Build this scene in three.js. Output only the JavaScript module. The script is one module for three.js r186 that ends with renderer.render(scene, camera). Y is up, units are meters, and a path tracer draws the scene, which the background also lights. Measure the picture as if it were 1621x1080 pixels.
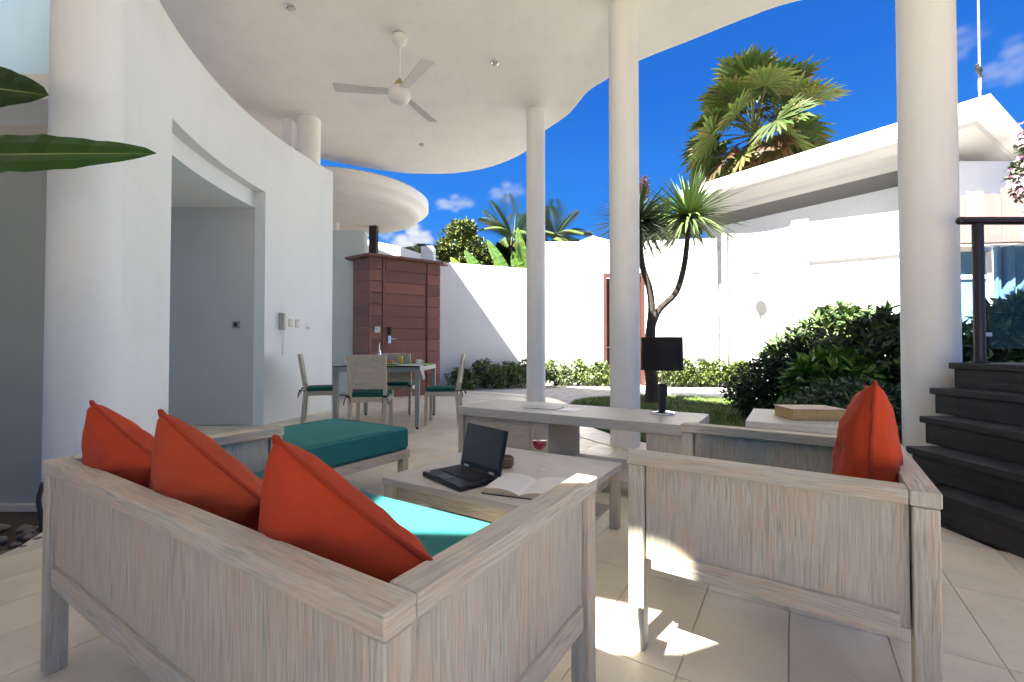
import * as THREE from 'three';
import { mergeGeometries } from 'three/addons/utils/BufferGeometryUtils.js';
import { RoundedBoxGeometry } from 'three/addons/geometries/RoundedBoxGeometry.js';

// ---------------------------------------------------------------- camera, sky, sun, exposure
const scene = new THREE.Scene();
const camera = new THREE.PerspectiveCamera(74.4, 1621 / 1080, 0.05, 600);
camera.position.set(0, 1.0, 0);
camera.rotation.set(THREE.MathUtils.degToRad(1.0), 0, 0);
scene.add(camera);
const renderer = new THREE.WebGLRenderer({ antialias: true });
renderer.setSize(1024, 682);
renderer.toneMapping = THREE.LinearToneMapping;
const EXPOSURE = 7.8;
renderer.toneMappingExposure = EXPOSURE;
renderer.shadowMap.enabled = true;
const SUN = new THREE.Vector3(-0.386, 0.829, 0.403).normalize();
const sun = new THREE.DirectionalLight(new THREE.Color(1, 0.955, 0.88), 5);
sun.position.copy(SUN).multiplyScalar(40); sun.castShadow = true;
Object.assign(sun.shadow.camera, { left: -20, right: 20, top: 20, bottom: -20, near: 1, far: 90 });
sun.shadow.mapSize.set(4096, 4096);
scene.add(sun, sun.target);

let seed = 20240611;
const rnd = () => { seed = (seed + 0x6D2B79F5) | 0; let t = Math.imul(seed ^ (seed >>> 15), 1 | seed); t = (t + Math.imul(t ^ (t >>> 7), 61 | t)) ^ t; return ((t ^ (t >>> 14)) >>> 0) / 4294967296; };
const rr = (a, b) => a + (b - a) * rnd();
// periodic value noise
const NT = new Float32Array(65536); for (let i = 0; i < 65536; i++) NT[i] = rnd();
const hsh = (x, y, p) => NT[(((x % p) + p) % p) * 251 + (((y % p) + p) % p) * 173 + 17 & 65535];
function hash2(x, y) { return NT[(Math.imul(x, 7919) ^ Math.imul(y, 104729)) & 65535]; }
function vnoise(x, y, px = 4096, py = 4096) {
  const xi = Math.floor(x), yi = Math.floor(y), fx = x - xi, fy = y - yi;
  const u = fx * fx * (3 - 2 * fx), v = fy * fy * (3 - 2 * fy), w = (a, p) => ((a % p) + p) % p;
  const a = hash2(w(xi, px), w(yi, py)), b = hash2(w(xi + 1, px), w(yi, py)), c = hash2(w(xi, px), w(yi + 1, py)), d = hash2(w(xi + 1, px), w(yi + 1, py));
  return (a + (b - a) * u) * (1 - v) + (c + (d - c) * u) * v;
}
function fbm(x, y, oct, px = 4096, py = 4096) { let s = 0, a = .5, n = 0; for (let i = 0; i < oct; i++) { s += a * vnoise(x + i * 37, y + i * 91, px, py); n += a; x *= 2; y *= 2; px *= 2; py *= 2; a *= .5; } return s / n; }
const sst = (a, b, x) => { const t = Math.min(1, Math.max(0, (x - a) / (b - a))); return t * t * (3 - 2 * t); };

// sky: clear tropical blue with a few small clouds
{
  const W = 2048, Hh = 1024, data = new Float32Array(W * Hh * 4);
  const lin = (r, g, b) => [r, g, b].map(v => Math.pow(v / 255, 2.2) / EXPOSURE);
  const stops = [[0, lin(120, 186, 250)], [.10, lin(86, 166, 250)], [.28, lin(60, 142, 246)], [.5, lin(47, 118, 224)], [.9, lin(40, 102, 206)], [1.6, lin(34, 88, 190)]];
  const clouds = []; // direction (x,y at z = -1), half size, strength
  const px = (X, Y) => { const a = (X - 810.5) / 712, b = (540 - Y) / 712, t = Math.PI / 180; const v = new THREE.Vector3(a, Math.cos(t) * b + Math.sin(t), -(Math.cos(t) - Math.sin(t) * b)); return v.normalize(); };
  for (const [X, Y, sx, sy, st] of [[720, 322, 30, 9, .5], [803, 304, 26, 12, .32], [655, 380, 34, 24, 1.0], [630, 395, 60, 14, .7], [1520, 68, 18, 11, .22], [1608, 98, 22, 15, .28], [540, 352, 40, 12, .5], [560, 368, 70, 8, .6]]) clouds.push([px(X, Y), sx / 712, sy / 712, st]);
  for (let k = 0; k < 26; k++) { const a = rr(0, Math.PI * 2), e = rr(.12, .9); if (Math.sin(a) < -.2) continue; clouds.push([new THREE.Vector3(Math.cos(a) * Math.cos(e), Math.sin(e), Math.sin(a) * Math.cos(e)), rr(.05, .2), rr(.02, .06), rr(.3, .8)]); }
  for (let j = 0; j < Hh; j++) {
    const el = ((j + .5) / Hh - .5) * Math.PI;
    for (let i = 0; i < W; i++) {
      const az = ((i + .5) / W - .5) * Math.PI * 2;
      const k = (j * W + i) * 4;
      let c;
      if (el < 0) { const g = Math.min(1, -el * 6); c = [0, 1, 2].map(q => stops[0][1][q] * (1 - g) + [.10, .10, .085][q] * g); }
      else {
        let s = 0; while (s < stops.length - 2 && el > stops[s + 1][0]) s++;
        const t = Math.min(1, (el - stops[s][0]) / (stops[s + 1][0] - stops[s][0]));
        c = [0, 1, 2].map(q => stops[s][1][q] * (1 - t) + stops[s + 1][1][q] * t);
        const dx = Math.cos(el) * Math.cos(az), dy = Math.sin(el), dz = Math.cos(el) * Math.sin(az);
        let m = 0;
        for (const [d, sx, sy, st] of clouds) {
          const dot = d.x * dx + d.y * dy + d.z * dz; if (dot < .9) continue;
          const hor = Math.hypot(d.x, d.z), rx = (dx * -d.z + dz * d.x) / hor, ry = dy - d.y;
          const q = Math.hypot(rx / sx, ry / sy); if (q > 2) continue;
          const n = fbm(rx * 40 + 50, ry * 70 + 50, 5);
          m = Math.max(m, st * sst(1.15, .1, q + (n - .5) * 2.2));
        }
        const wh = lin(238, 242, 250); c = c.map((v, q) => v * (1 - m) + wh[q] * m);
      }
      data[k] = c[0]; data[k + 1] = c[1]; data[k + 2] = c[2]; data[k + 3] = 1;
    }
  }
  const t = new THREE.DataTexture(data, W, Hh, THREE.RGBAFormat, THREE.FloatType);
  t.mapping = THREE.EquirectangularReflectionMapping; t.magFilter = t.minFilter = THREE.LinearFilter; t.needsUpdate = true;
  scene.background = t; scene.environment = t;
}

// ---------------------------------------------------------------- textures and materials
function tex(n, fn, srgb, m = n) {
  const d = new Uint8Array(n * m * 4);
  for (let j = 0; j < m; j++) for (let i = 0; i < n; i++) { const c = fn(i / n, j / m), k = (j * n + i) * 4; d[k] = c[0] * 255; d[k + 1] = c[1] * 255; d[k + 2] = c[2] * 255; d[k + 3] = 255; }
  const t = new THREE.DataTexture(d, n, m); t.wrapS = t.wrapT = THREE.RepeatWrapping; t.magFilter = THREE.LinearFilter; t.minFilter = THREE.LinearMipmapLinearFilter; t.generateMipmaps = true; if (srgb) t.colorSpace = THREE.SRGBColorSpace; t.needsUpdate = true; return t;
}
const toS = v => Math.pow(Math.min(1, Math.max(0, v)), 1 / 2.2);
const cl = v => Math.min(1, Math.max(0, v));
const S = (name, color, rough, extra = {}) => { const m = new THREE.MeshStandardMaterial({ roughness: rough, ...extra }); m.color.setRGB(...color); m.name = name; return m; };
// whitewashed, wire-brushed wood: grain along v, one metre a repeat
const woodG = (u, v) => {
  const wob = (fbm(u * 6, v * 2, 3, 6, 2) - .5) * .05;
  const fine = fbm((u + wob * .5) * 300, v * 16, 2, 300, 16), mid = fbm((u + wob) * 95, v * 11, 3, 95, 11), big = fbm(u * 9, v * 4, 3, 9, 4);
  return [fine, mid, big];
};
function woodTex(lo, hi, pink, w) {
  return tex(1024, (u, v) => {
    const [f, m, b] = woodG(u, v);
    const pm = .35 + 1.0 * sst(.35, .7, b * .6 + fbm(u * 5 + 3, v * 7, 3, 5, 7) * .4); let s = cl(.66 + pm * ((f - .5) * .85 + (m - .5) * .6) + (b - .5) * .3);
    const p = sst(.5, .78, m * .6 + b * .5) * w, dk = sst(.64, .86, f) * .5;
    return [0, 1, 2].map(q => toS((lo[q] * (1 - s) + hi[q] * s) * (1 - p) + pink[q] * p - dk * .10));
  }, true);
}
const woodBump = tex(1024, (u, v) => { const [f, m] = woodG(u, v); const h = cl(.5 + (f - .5) * 1.4 + (m - .5) * .5); return [h, h, h]; });
const wood = new THREE.MeshStandardMaterial({ map: woodTex([.28, .245, .185], [.66, .625, .52], [.54, .38, .25], .55), bumpMap: woodBump, bumpScale: .0016, roughness: .68 });
const woodTop = new THREE.MeshStandardMaterial({ map: woodTex([.40, .385, .34], [.64, .62, .56], [.52, .43, .34], .3), bumpMap: woodBump, bumpScale: .0012, roughness: .5 });
const redWoodTex = woodTex([.18, .072, .047], [.29, .122, .084], [.22, .10, .068], .5);
const redWoods = [[1, 1, 1], [.84, .82, .8], [1.1, 1.04, 1.0], [.93, .95, .96], [.74, .78, .82]].map(c => { const m = new THREE.MeshStandardMaterial({ map: redWoodTex, bumpMap: woodBump, bumpScale: .001, roughness: .5 }); m.color.setRGB(...c.map(v => v)); return m; });
// plaster
const plMap = tex(1024, (u, v) => { const a = fbm(u * 4, v * 4, 5, 4, 4), b = fbm(u * 60, v * 60, 2, 60, 60), st = fbm(u * 26, v * 2, 3, 26, 2); const s = 1 - .035 * sst(.5, .85, a) - .022 * sst(.55, .9, st) - .02 * b; return [toS(s * .99), toS(s * .985), toS(s * .97)]; }, true);
const plBump = tex(512, (u, v) => { const h = .6 * fbm(u * 90, v * 90, 3, 90, 90) + .4 * fbm(u * 12, v * 12, 3, 12, 12); return [h, h, h]; });
const plaster = (c, r = .85) => { const m = new THREE.MeshStandardMaterial({ map: plMap, bumpMap: plBump, bumpScale: .0012, roughness: r }); m.color.setRGB(...c); return m; };
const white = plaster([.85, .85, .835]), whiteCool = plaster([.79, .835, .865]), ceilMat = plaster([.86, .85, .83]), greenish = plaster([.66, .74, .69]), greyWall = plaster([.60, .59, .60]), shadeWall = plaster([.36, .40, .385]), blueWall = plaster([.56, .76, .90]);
const concrete = plaster([.40, .385, .37], .9);
const tileMap = tex(512, (u, v) => { const a = fbm(u * 5, v * 5, 4, 5, 5), b = fbm(u * 60, v * 60, 2, 60, 60); const s = .97 - .10 * sst(.45, .8, a) - .05 * sst(.6, .9, b); return [toS(s), toS(s * .985), toS(s * .965)]; }, true);
const tileRough = tex(512, (u, v) => { const a = .62 + .5 * (fbm(u * 8, v * 8, 4, 8, 8) - .5); return [1, cl(a), 0]; });
const tileMats = [[.80, .735, .60], [.785, .72, .59], [.81, .745, .61], [.79, .72, .58]].map(c => { const m = new THREE.MeshStandardMaterial({ map: tileMap, roughnessMap: tileRough, roughness: .62 }); m.color.setRGB(...c); return m; });
const grout = S('grout', [.60, .55, .47], .95);
const weave = (n) => tex(512, (u, v) => { const a = Math.sin(u * n * Math.PI * 2) * Math.sin(v * n * Math.PI * 2) * .25 + .5, b = (fbm(u * 8, v * 8, 4, 8, 8) - .5) * .5; const h = cl(a + b); return [h, h, h]; });
const weaveB = weave(96);
const fabMap = tex(512, (u, v) => { const s = 1 - .16 * fbm(u * 6, v * 6, 4, 6, 6) - .10 * vnoise(u * 160, v * 160, 160, 160); return [toS(s), toS(s), toS(s)]; }, true);
const fabric = (c, r = .92) => { const m = new THREE.MeshPhysicalMaterial({ map: fabMap, bumpMap: weaveB, bumpScale: .0008, roughness: r, sheen: .35, sheenRoughness: .6, side: THREE.DoubleSide }); m.color.setRGB(...c); m.sheenColor.setRGB(...c.map(v => Math.min(1, v * 1.4 + .05))); return m; };
const teal = fabric([.022, .205, .20]), tealDark = fabric([.006, .115, .088]), orange = fabric([.50, .046, .006]), orange2 = fabric([.48, .058, .012]);
const orangePipe = fabric([.42, .038, .006]);
const metal = S('brushed metal', [.55, .56, .57], .38, { metalness: .85 }), chrome = S('chrome', [.75, .76, .78], .12, { metalness: 1 }), darkMetal = S('dark metal', [.035, .028, .03], .32, { metalness: .3 }), greyMetal = S('grey metal', [.30, .32, .33], .45, { metalness: .4 });
const black = S('black', [.012, .012, .014], .45), blackSoft = S('black soft', [.016, .016, .018], .75), whitePlastic = S('white plastic', [.75, .75, .73], .4), cream = S('cream plastic', [.52, .50, .42], .45);
const glassMat = new THREE.MeshPhysicalMaterial({ transmission: 1, thickness: 0, roughness: .02, ior: 1.5, side: THREE.DoubleSide, specularIntensity: .3 }); glassMat.color.setRGB(.97, .98, .98);
const showerMetal = S('dull steel', [.10, .10, .10], .5, { metalness: .2 });
const stoneTex = tex(512, (u, v) => { const a = fbm(u * 10, v * 10, 5, 10, 10), b = vnoise(u * 180, v * 180, 180, 180); const s = .62 + .5 * (a - .5) + .5 * (b - .5); return [toS(s * 1.02), toS(s), toS(s * .97)]; }, true);
const pathMat = new THREE.MeshStandardMaterial({ map: stoneTex, bumpMap: stoneTex, bumpScale: .003, roughness: .9 }); pathMat.color.setRGB(.62, .60, .58);
const soilMat = new THREE.MeshStandardMaterial({ map: stoneTex, bumpMap: stoneTex, bumpScale: .02, roughness: 1 }); soilMat.color.setRGB(.10, .075, .05);
const turfMat = new THREE.MeshStandardMaterial({ map: stoneTex, roughness: 1 }); turfMat.color.setRGB(.10, .17, .025);
const stepTex = tex(512, (u, v) => { const g = fbm(u * 70, v * 3, 3, 70, 3), a = fbm(u * 6, v * 6, 4, 6, 6); const s = .55 + .7 * (g - .5) + .6 * (a - .5); return [toS(s), toS(s), toS(s)]; }, true);
const stepMat = new THREE.MeshStandardMaterial({ map: stepTex, bumpMap: stepTex, bumpScale: .001, roughness: .6 }); stepMat.color.setRGB(.034, .033, .035);
const barkMat = new THREE.MeshStandardMaterial({ map: stoneTex, bumpMap: stoneTex, bumpScale: .012, roughness: .95 }); barkMat.color.setRGB(.085, .068, .058);
const leafMat = new THREE.MeshStandardMaterial({ vertexColors: true, roughness: .48, side: THREE.DoubleSide });
const leafTrans = new THREE.MeshPhysicalMaterial({ vertexColors: true, roughness: .5, side: THREE.DoubleSide, transmission: .3, thickness: 0, specularIntensity: .4 });

// ---------------------------------------------------------------- helpers
const used = {};
function numbered(n) { used[n] = (used[n] || 0) + 1; return used[n] === 1 ? n : n + '_' + String(used[n] - 1).padStart(3, '0'); }
const shadow = o => { o.traverse(q => { if (q.isMesh) { q.castShadow = q.receiveShadow = true; } }); return o; };
function tag(o, label, category, group, kind) { if (label) o.userData.label = label; if (category) o.userData.category = category; if (group) o.userData.group = group; if (kind) o.userData.kind = kind; return o; }
function thing(name, label, category, [x, y, z] = [0, 0, 0], turn = 0, group) { const o = new THREE.Group(); o.name = numbered(name); o.position.set(x, y, z); o.rotation.y = turn; scene.add(o); return tag(o, label, category, group); }
const clean = g => { if (g.index) g = g.toNonIndexed(); for (const k of Object.keys(g.attributes)) if (!['position', 'normal', 'uv', 'color'].includes(k)) g.deleteAttribute(k); return g; };
function merge(gs) { gs = (Array.isArray(gs) ? gs : [gs]).map(clean); return gs.length === 1 ? gs[0] : mergeGeometries(gs); }
function part(name, gs, mat, parent) { const m = new THREE.Mesh(merge(gs), mat); m.name = parent === scene ? numbered(name) : name; m.castShadow = m.receiveShadow = true; parent.add(m); return m; }
function solo(name, gs, mat, label, category, group) { return tag(part(name, gs, mat, scene), label, category, group); }
function struct(name, gs, mat) { const m = part(name, gs, mat, scene); m.userData.kind = 'structure'; return m; }
function copy(root, pos, turn, label, group) { const r = root.clone(); r.name = numbered(root.name.replace(/_\d+$/, '')); r.position.set(...pos); r.rotation.y = turn; r.userData = { ...root.userData }; if (label) r.userData.label = label; if (group) r.userData.group = group; scene.add(r); return r; }
// metric box-projected uv, v along the grain axis
function uvBox(g, grain = 'y', sc = 1) {
  g = clean(g); const p = g.attributes.position, n = p.count, uv = new Float32Array(n * 2), ou = rnd() * 5, ov = rnd() * 5;
  const A = new THREE.Vector3(), B = new THREE.Vector3(), C = new THREE.Vector3(), N = new THREE.Vector3();
  const gi = { x: 0, y: 1, z: 2 }[grain];
  for (let i = 0; i < n; i += 3) {
    A.fromBufferAttribute(p, i); B.fromBufferAttribute(p, i + 1); C.fromBufferAttribute(p, i + 2);
    N.subVectors(B, A).cross(C.clone().sub(A)); const a = [Math.abs(N.x), Math.abs(N.y), Math.abs(N.z)]; const ax = a.indexOf(Math.max(...a));
    let vi, ui; if (ax === gi) { [ui, vi] = [0, 1, 2].filter(q => q !== ax); } else { vi = gi; ui = [0, 1, 2].find(q => q !== ax && q !== gi); }
    [A, B, C].forEach((P, k) => { const q = [P.x, P.y, P.z]; uv[(i + k) * 2] = q[ui] * sc + ou + ax * .37; uv[(i + k) * 2 + 1] = q[vi] * sc + ov; });
  }
  g.setAttribute('uv', new THREE.BufferAttribute(uv, 2)); return g;
}
const bx = (w, h, d, x, y, z, grain = 'y', r = .003, sc = 1) => uvBox(new RoundedBoxGeometry(w, h, d, 1, Math.min(r, w / 2.1, h / 2.1, d / 2.1)).translate(x, y, z), grain, sc);
const cyl = (r0, r1, h, x, y, z, n = 24) => new THREE.CylinderGeometry(r0, r1, h, n).translate(x, y, z);
const lathe = (pts, n = 32) => new THREE.LatheGeometry(pts.map(p => new THREE.Vector2(...p)), n);
const V = (x, y, z) => new THREE.Vector3(x, y, z);
const tube = (pts, r, n = 24, k = 8, closed = false) => new THREE.TubeGeometry(new THREE.CatmullRomCurve3(pts.map(p => Array.isArray(p) ? V(...p) : p), closed), n, r, k, closed);
function bar(a, b, w, d) { const A = V(...a), B = V(...b), L = A.distanceTo(B); const g = new RoundedBoxGeometry(w, L, d, 1, .002); const q = new THREE.Quaternion().setFromUnitVectors(V(0, 1, 0), B.clone().sub(A).normalize()); g.applyQuaternion(q); const m = A.add(B).multiplyScalar(.5); return uvBox(g.translate(m.x, m.y, m.z), 'y'); }
// a slab over a plan outline [[x, z], ...] from y0 to y1
function slab(pts, y0, y1, spline = false, bevel = 0) {
  let P = pts.map(([x, z]) => new THREE.Vector2(x, -z));
  const s = new THREE.Shape(); if (spline) { s.moveTo(P[0].x, P[0].y); s.splineThru([...P.slice(1), P[0]]); } else s.setFromPoints(P);
  const g = new THREE.ExtrudeGeometry(s, { depth: y1 - y0 - 2 * bevel, bevelEnabled: bevel > 0, bevelSize: bevel, bevelThickness: bevel, bevelOffset: -bevel, bevelSegments: 2, curveSegments: 14 });
  g.rotateX(-Math.PI / 2); g.translate(0, y0 + bevel, 0); return g;   // uv of the caps in metres
}
// straight wall between plan points
function wallGeo(x0, z0, x1, z1, h, t = .2, y0 = 0, r = .015) { const L = Math.hypot(x1 - x0, z1 - z0); const g = bx(L, h - y0, t, 0, 0, 0, 'y', r, .4); g.rotateY(-Math.atan2(z1 - z0, x1 - x0)); return g.translate((x0 + x1) / 2, (h + y0) / 2, (z0 + z1) / 2); }
class Tri { // small triangle soup with colours
  constructor() { this.p = []; this.c = []; }
  tri(a, b, c, ca, cb = ca, cc = ca) { this.p.push(a.x, a.y, a.z, b.x, b.y, b.z, c.x, c.y, c.z); this.c.push(...ca, ...cb, ...cc); }
  quad(a, b, c, d, ca, cb = ca) { this.tri(a, b, c, ca, ca, cb); this.tri(a, c, d, ca, cb, cb); }
  geo(smooth) { const g = new THREE.BufferGeometry(); g.setAttribute('position', new THREE.Float32BufferAttribute(this.p, 3)); g.setAttribute('color', new THREE.Float32BufferAttribute(this.c, 3)); g.setAttribute('uv', new THREE.Float32BufferAttribute(new Float32Array(this.p.length / 3 * 2), 2)); g.computeVertexNormals(); return g; }
  // folded, bent leaf from point o along direction d (unit), up n
  leaf(o, d, n, L, w, col, bend = .25) {
    const s = d.clone().cross(n).normalize(); n = s.clone().cross(d).normalize();
    const at = t => o.clone().addScaledVector(d, L * t).addScaledVector(n, -bend * L * t * t);
    const m1 = at(.45), tip = at(1), hw = w / 2, f = .18 * w;
    const l = m1.clone().addScaledVector(s, hw).addScaledVector(n, f), r = m1.clone().addScaledVector(s, -hw).addScaledVector(n, f);
    const c2 = col.map(v => v * .86);
    this.tri(o, l, m1, col); this.tri(o, m1, r, c2); this.tri(l, tip, m1, col); this.tri(m1, tip, r, c2);
  }
}
const rdir = () => { const z = rr(-1, 1), a = rr(0, 6.2832), s = Math.sqrt(1 - z * z); return V(s * Math.cos(a), z, s * Math.sin(a)); };
const mixc = (a, b, t) => a.map((v, i) => v + (b[i] - v) * t);
// leafy mass: clumps of leaves spread through ellipsoids
function foliage(blobs, n, L, w, cols, bend = .3, up = .25) {
  const T = new Tri();
  for (let k = 0; k < n; k++) {
    const b = blobs[Math.floor(rnd() * blobs.length)], d = rdir(), q = Math.pow(rr(.18, 1), .45);
    const o = V(b[0] + d.x * b[3] * q, b[1] + d.y * b[4] * q, b[2] + d.z * b[5] * q);
    const tone = rnd(), c0 = mixc(cols[0], cols[1], tone), s = rr(.75, 1.2);
    const cnt = 3 + Math.floor(rnd() * 3);
    for (let j = 0; j < cnt; j++) {
      const e = d.clone().multiplyScalar(.7).add(rdir().multiplyScalar(.85)); e.y += up; e.normalize();
      const nn = rdir(); nn.y = Math.abs(nn.y) + .7; nn.normalize();
      const lw = rr(.7, 1.15); T.leaf(o, e, nn, L * lw, w * lw, c0.map(v => v * s * rr(.85, 1.15)), bend);
    }
  }
  return T.geo();
}
const ANG = .56, U = [Math.cos(ANG), Math.sin(ANG)], VV = [Math.sin(ANG), -Math.cos(ANG)];

// ---------------------------------------------------------------- ground
struct('ground', new THREE.PlaneGeometry(400, 400).rotateX(-Math.PI / 2).translate(0, -.05, -60), soilMat);
const floorPts = [[-7, 3.2], [-3.0, -.4], [-2.45, -1.75], [-2.5, -2.3], [-2.75, -2.9], [-7, -2.9], [-7, -5.95], [-3.4, -6], [-3.3, -7.6], [-4.4, -9.6], [-3, -10.3], [-1.9, -10.6], [-.6, -10.2], [.45, -9.35], [.8, -8], [.72, -6.2], [1.0, -5.05], [1.75, -4.0], [2.42, -3.3], [2.42, 1], [2.42, 7], [-7, 7]];
const floorTop = struct('floor', slab(floorPts, -.045, -.004), grout);
{
  const inside = (x, z) => { let c = false; for (let i = 0, j = floorPts.length - 1; i < floorPts.length; j = i++) { const [xi, zi] = floorPts[i], [xj, zj] = floorPts[j]; if ((zi > z) !== (zj > z) && x < (xj - xi) * (z - zi) / (zj - zi) + xi) c = !c; } return c; };
  const P = .29, PV = .58, g = .0018, h = (P - g) / 2, hv = (PV - g) / 2, b = .0015;
  const T = new Tri(), q = (x, y, z) => V(x, y, z), o = [1, 1, 1];
  const hi = h - b, hw = hv - b, A = [[-hi, -hw], [hi, -hw], [hi, hw], [-hi, hw]], B = [[-h, -hv], [h, -hv], [h, hv], [-h, hv]];
  T.quad(q(A[3][0], 0, A[3][1]), q(A[2][0], 0, A[2][1]), q(A[1][0], 0, A[1][1]), q(A[0][0], 0, A[0][1]), o);
  for (let k = 0; k < 4; k++) { const m = (k + 1) % 4; T.quad(q(A[k][0], 0, A[k][1]), q(A[m][0], 0, A[m][1]), q(B[m][0], -.006, B[m][1]), q(B[k][0], -.006, B[k][1]), o); }
  const geos = []; for (let k = 0; k < 6; k++) { const G = T.geo(); G.deleteAttribute('color'); const uv = G.attributes.uv, p = G.attributes.position; for (let i = 0; i < p.count; i++) uv.setXY(i, p.getX(i) + k * .41, p.getZ(i) + k * .73); geos.push(G); }
  const list = [];
  for (let i = -45; i < 45; i++) for (let j = -24; j < 30; j++) {
    const a = -.023 + (i + .5) * P, c = 1.446 + (j + .5) * PV, x = a * U[0] + c * VV[0], z = a * U[1] + c * VV[1];
    if (!inside(x, z)) continue;
    const d = -z; let size = 0; if (d > .35) { const X = 810 + x / d * 712, Y = 552 + 712 / d; if (X > -60 && X < 1680 && Y < 1140) size = 1 / d; }
    if (z > 6.5) continue;
    list.push({ x, z, size });
  }
  list.sort((a, b) => b.size - a.size);
  const rest = [];
  list.forEach((t, k) => {
    const tilt = [rr(-.0012, .0012), rr(-.0012, .0012)];
    if (k < 300) { const m = new THREE.Mesh(geos[k % 6], tileMats[Math.floor(rnd() * 4)]); m.name = 'floor_tile'; m.position.set(t.x, 0, t.z); m.rotation.set(tilt[0], -ANG, tilt[1]); m.receiveShadow = true; floorTop.add(m); }
    else { const G = geos[k % 6].clone().rotateY(-ANG).translate(t.x, 0, t.z); rest.push(G); }
  });
  const m = part('floor_tiles', rest, tileMats[1], floorTop); m.userData.kind = 'stuff';
}
struct('path', slab([[-4.5, -13.5], [-4.2, -9.3], [-1, -8.5], [.6, -5], [1.6, -3.6], [2.6, -3.3], [5, -4], [8.5, -8], [7, -13.5]], -.05, -.012), pathMat);
// kerb strip where the tiles end
{
  const c = new THREE.CatmullRomCurve3([[-3, -10.3], [-1.9, -10.6], [-.6, -10.2], [.45, -9.35], [.82, -8], [.74, -6.2], [1.02, -5.05], [1.77, -4.0], [2.44, -3.3]].map(p => V(p[0], 0, p[1])));
  const o = [], i = []; for (const t of c.getSpacedPoints(60).map((p, k) => [p, c.getTangentAt(k / 60)])) { const n = V(-t[1].z, 0, t[1].x).normalize(); o.push([t[0].x + n.x * .2, t[0].z + n.z * .2]); i.unshift([t[0].x - n.x * .2, t[0].z - n.z * .2]); }
  struct('kerb_strip', slab([...o, ...i], -.03, .006), tileMats[2]);
}
const lawnPts = [[1.0, -7.8], [1.35, -8.8], [2.3, -9.35], [3.4, -9.35], [4.4, -8.8], [5.1, -7.6], [5.2, -6], [4.6, -4.6], [3.2, -3.9], [2.2, -3.95], [1.7, -4.4], [1.2, -5.3], [.95, -6.4]];
struct('lawn', slab(lawnPts, -.04, .012, true), turfMat);
{
  const T = new Tri(); const C = new THREE.CatmullRomCurve3(lawnPts.map(p => V(p[0], 0, p[1])), true).getPoints(90);
  const ins = (x, z) => { let c = false; for (let i = 0, j = C.length - 1; i < C.length; j = i++) { if ((C[i].z > z) !== (C[j].z > z) && x < (C[j].x - C[i].x) * (z - C[i].z) / (C[j].z - C[i].z) + C[i].x) c = !c; } return c; };
  let n = 0; while (n < 42000) { const x = rr(.9, 5.3), z = rr(-9.5, -3.8); if (!ins(x, z)) continue; n++; const a = rr(0, 6.28), h = rr(.03, .065), w = .0055, dx = Math.cos(a), dz = Math.sin(a), t = fbm(x * 2, z * 2, 3); const c = mixc([.09, .17, .016], [.18, .27, .03], cl(t * 1.4 - .3 + rr(-.2, .2))); T.tri(V(x - dz * w, .01, z + dx * w), V(x + dz * w, .01, z - dx * w), V(x + dx * h * .5, .01 + h, z + dz * h * .5), c.map(v => v * .7), c.map(v => v * .7), c); }
  const m = part('grass', T.geo(), leafMat, scene); tag(m, 'short bright green grass covering the oval lawn', 'grass', null, 'stuff');
}
{ // pebbles in the planting bed at the left
  const gs = []; for (let k = 0; k < 520; k++) { const g = new THREE.IcosahedronGeometry(rr(.008, .032), 1); g.scale(1, rr(.5, .8), rr(.7, 1.3)); g.rotateY(rr(0, 6)); const a = rr(0, 1), b = rr(0, 1); gs.push(g.translate(-2.46 - a * .8, -.03 + rr(0, .012), -2.62 + b * 1.6)); }
  const m = part('pebbles', gs, S('pebble', [.16, .14, .12], .8), scene); tag(m, 'brown pebbles in the planting bed along the left wall', 'pebbles', null, 'stuff');
}

// ---------------------------------------------------------------- canopy, columns, curved wall
{
  const P = [[7.5, -4.2], [5.2, -4.15], [4.0, -4.25], [2.96, -4.6], [2.54, -4.85], [2.12, -5.17], [1.59, -5.57], [1.29, -5.93], [1.06, -6.26], [.865, -6.86], [.536, -7.4], [.258, -8.14], [-.378, -8.81], [-1.166, -9.16], [-2.07, -9.18], [-2.66, -9.0], [-3.2, -8.75], [-3.7, -8.4], [-4.0, -7.9], [-4.1, -7.2], [-4.1, -5], [-4.1, -2.5], [-3.5, -.4], [-2.75, .2], [-2.5, .3], [-2.2, .36], [-1.9, .41], [-1.72, .47], [-1.58, .535], [-1.46, .63], [-1.41, .78], [-1.37, 1.0], [-1.25, 1.05], [-1.13, 1.02], [-1.07, .94], [-.96, .92], [-.88, 1.08], [-.6, 1.3], [0, 1.35], [1, 1.35], [4, 1.3], [7.5, 1.2]];
  const t = thing('canopy_roof', 'large white canopy with a wavy edge over the seating area', 'canopy');
  part('soffit', slab(P, 4.6, 4.72, true, .02), ceilMat, t); part('roof_deck', slab(P.map(([x, z]) => [x * .985 - .01, z * .985 - .04]), 4.722, 5.0, true, .03), white, t);
}
function column(x, z, r, label, y0 = 0, y1 = 4.62) { const g = uvBoxC(cyl(r, r, y1 - y0, x, (y0 + y1) / 2, z, 48), r); return solo('column', g, white, label, 'column'); }
function uvBoxC(g, r) { const uv = g.attributes.uv; const H = 4.6; for (let i = 0; i < uv.count; i++) uv.setXY(i, uv.getX(i) * Math.max(1, Math.round(6.28 * r)) * .4, uv.getY(i) * H * .4); return g; }
column(1.175, -4.68, .152, 'slim white column behind the black table lamp');
column(.36, -6.76, .142, 'slimmest white column, behind the left end of the console');
column(3.37, -3.62, .182, 'stout white column at the far end of the dark stairs');
column(-3.19, -7.0, .17, 'short white column standing on top of the curved wall', 3.88);
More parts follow.
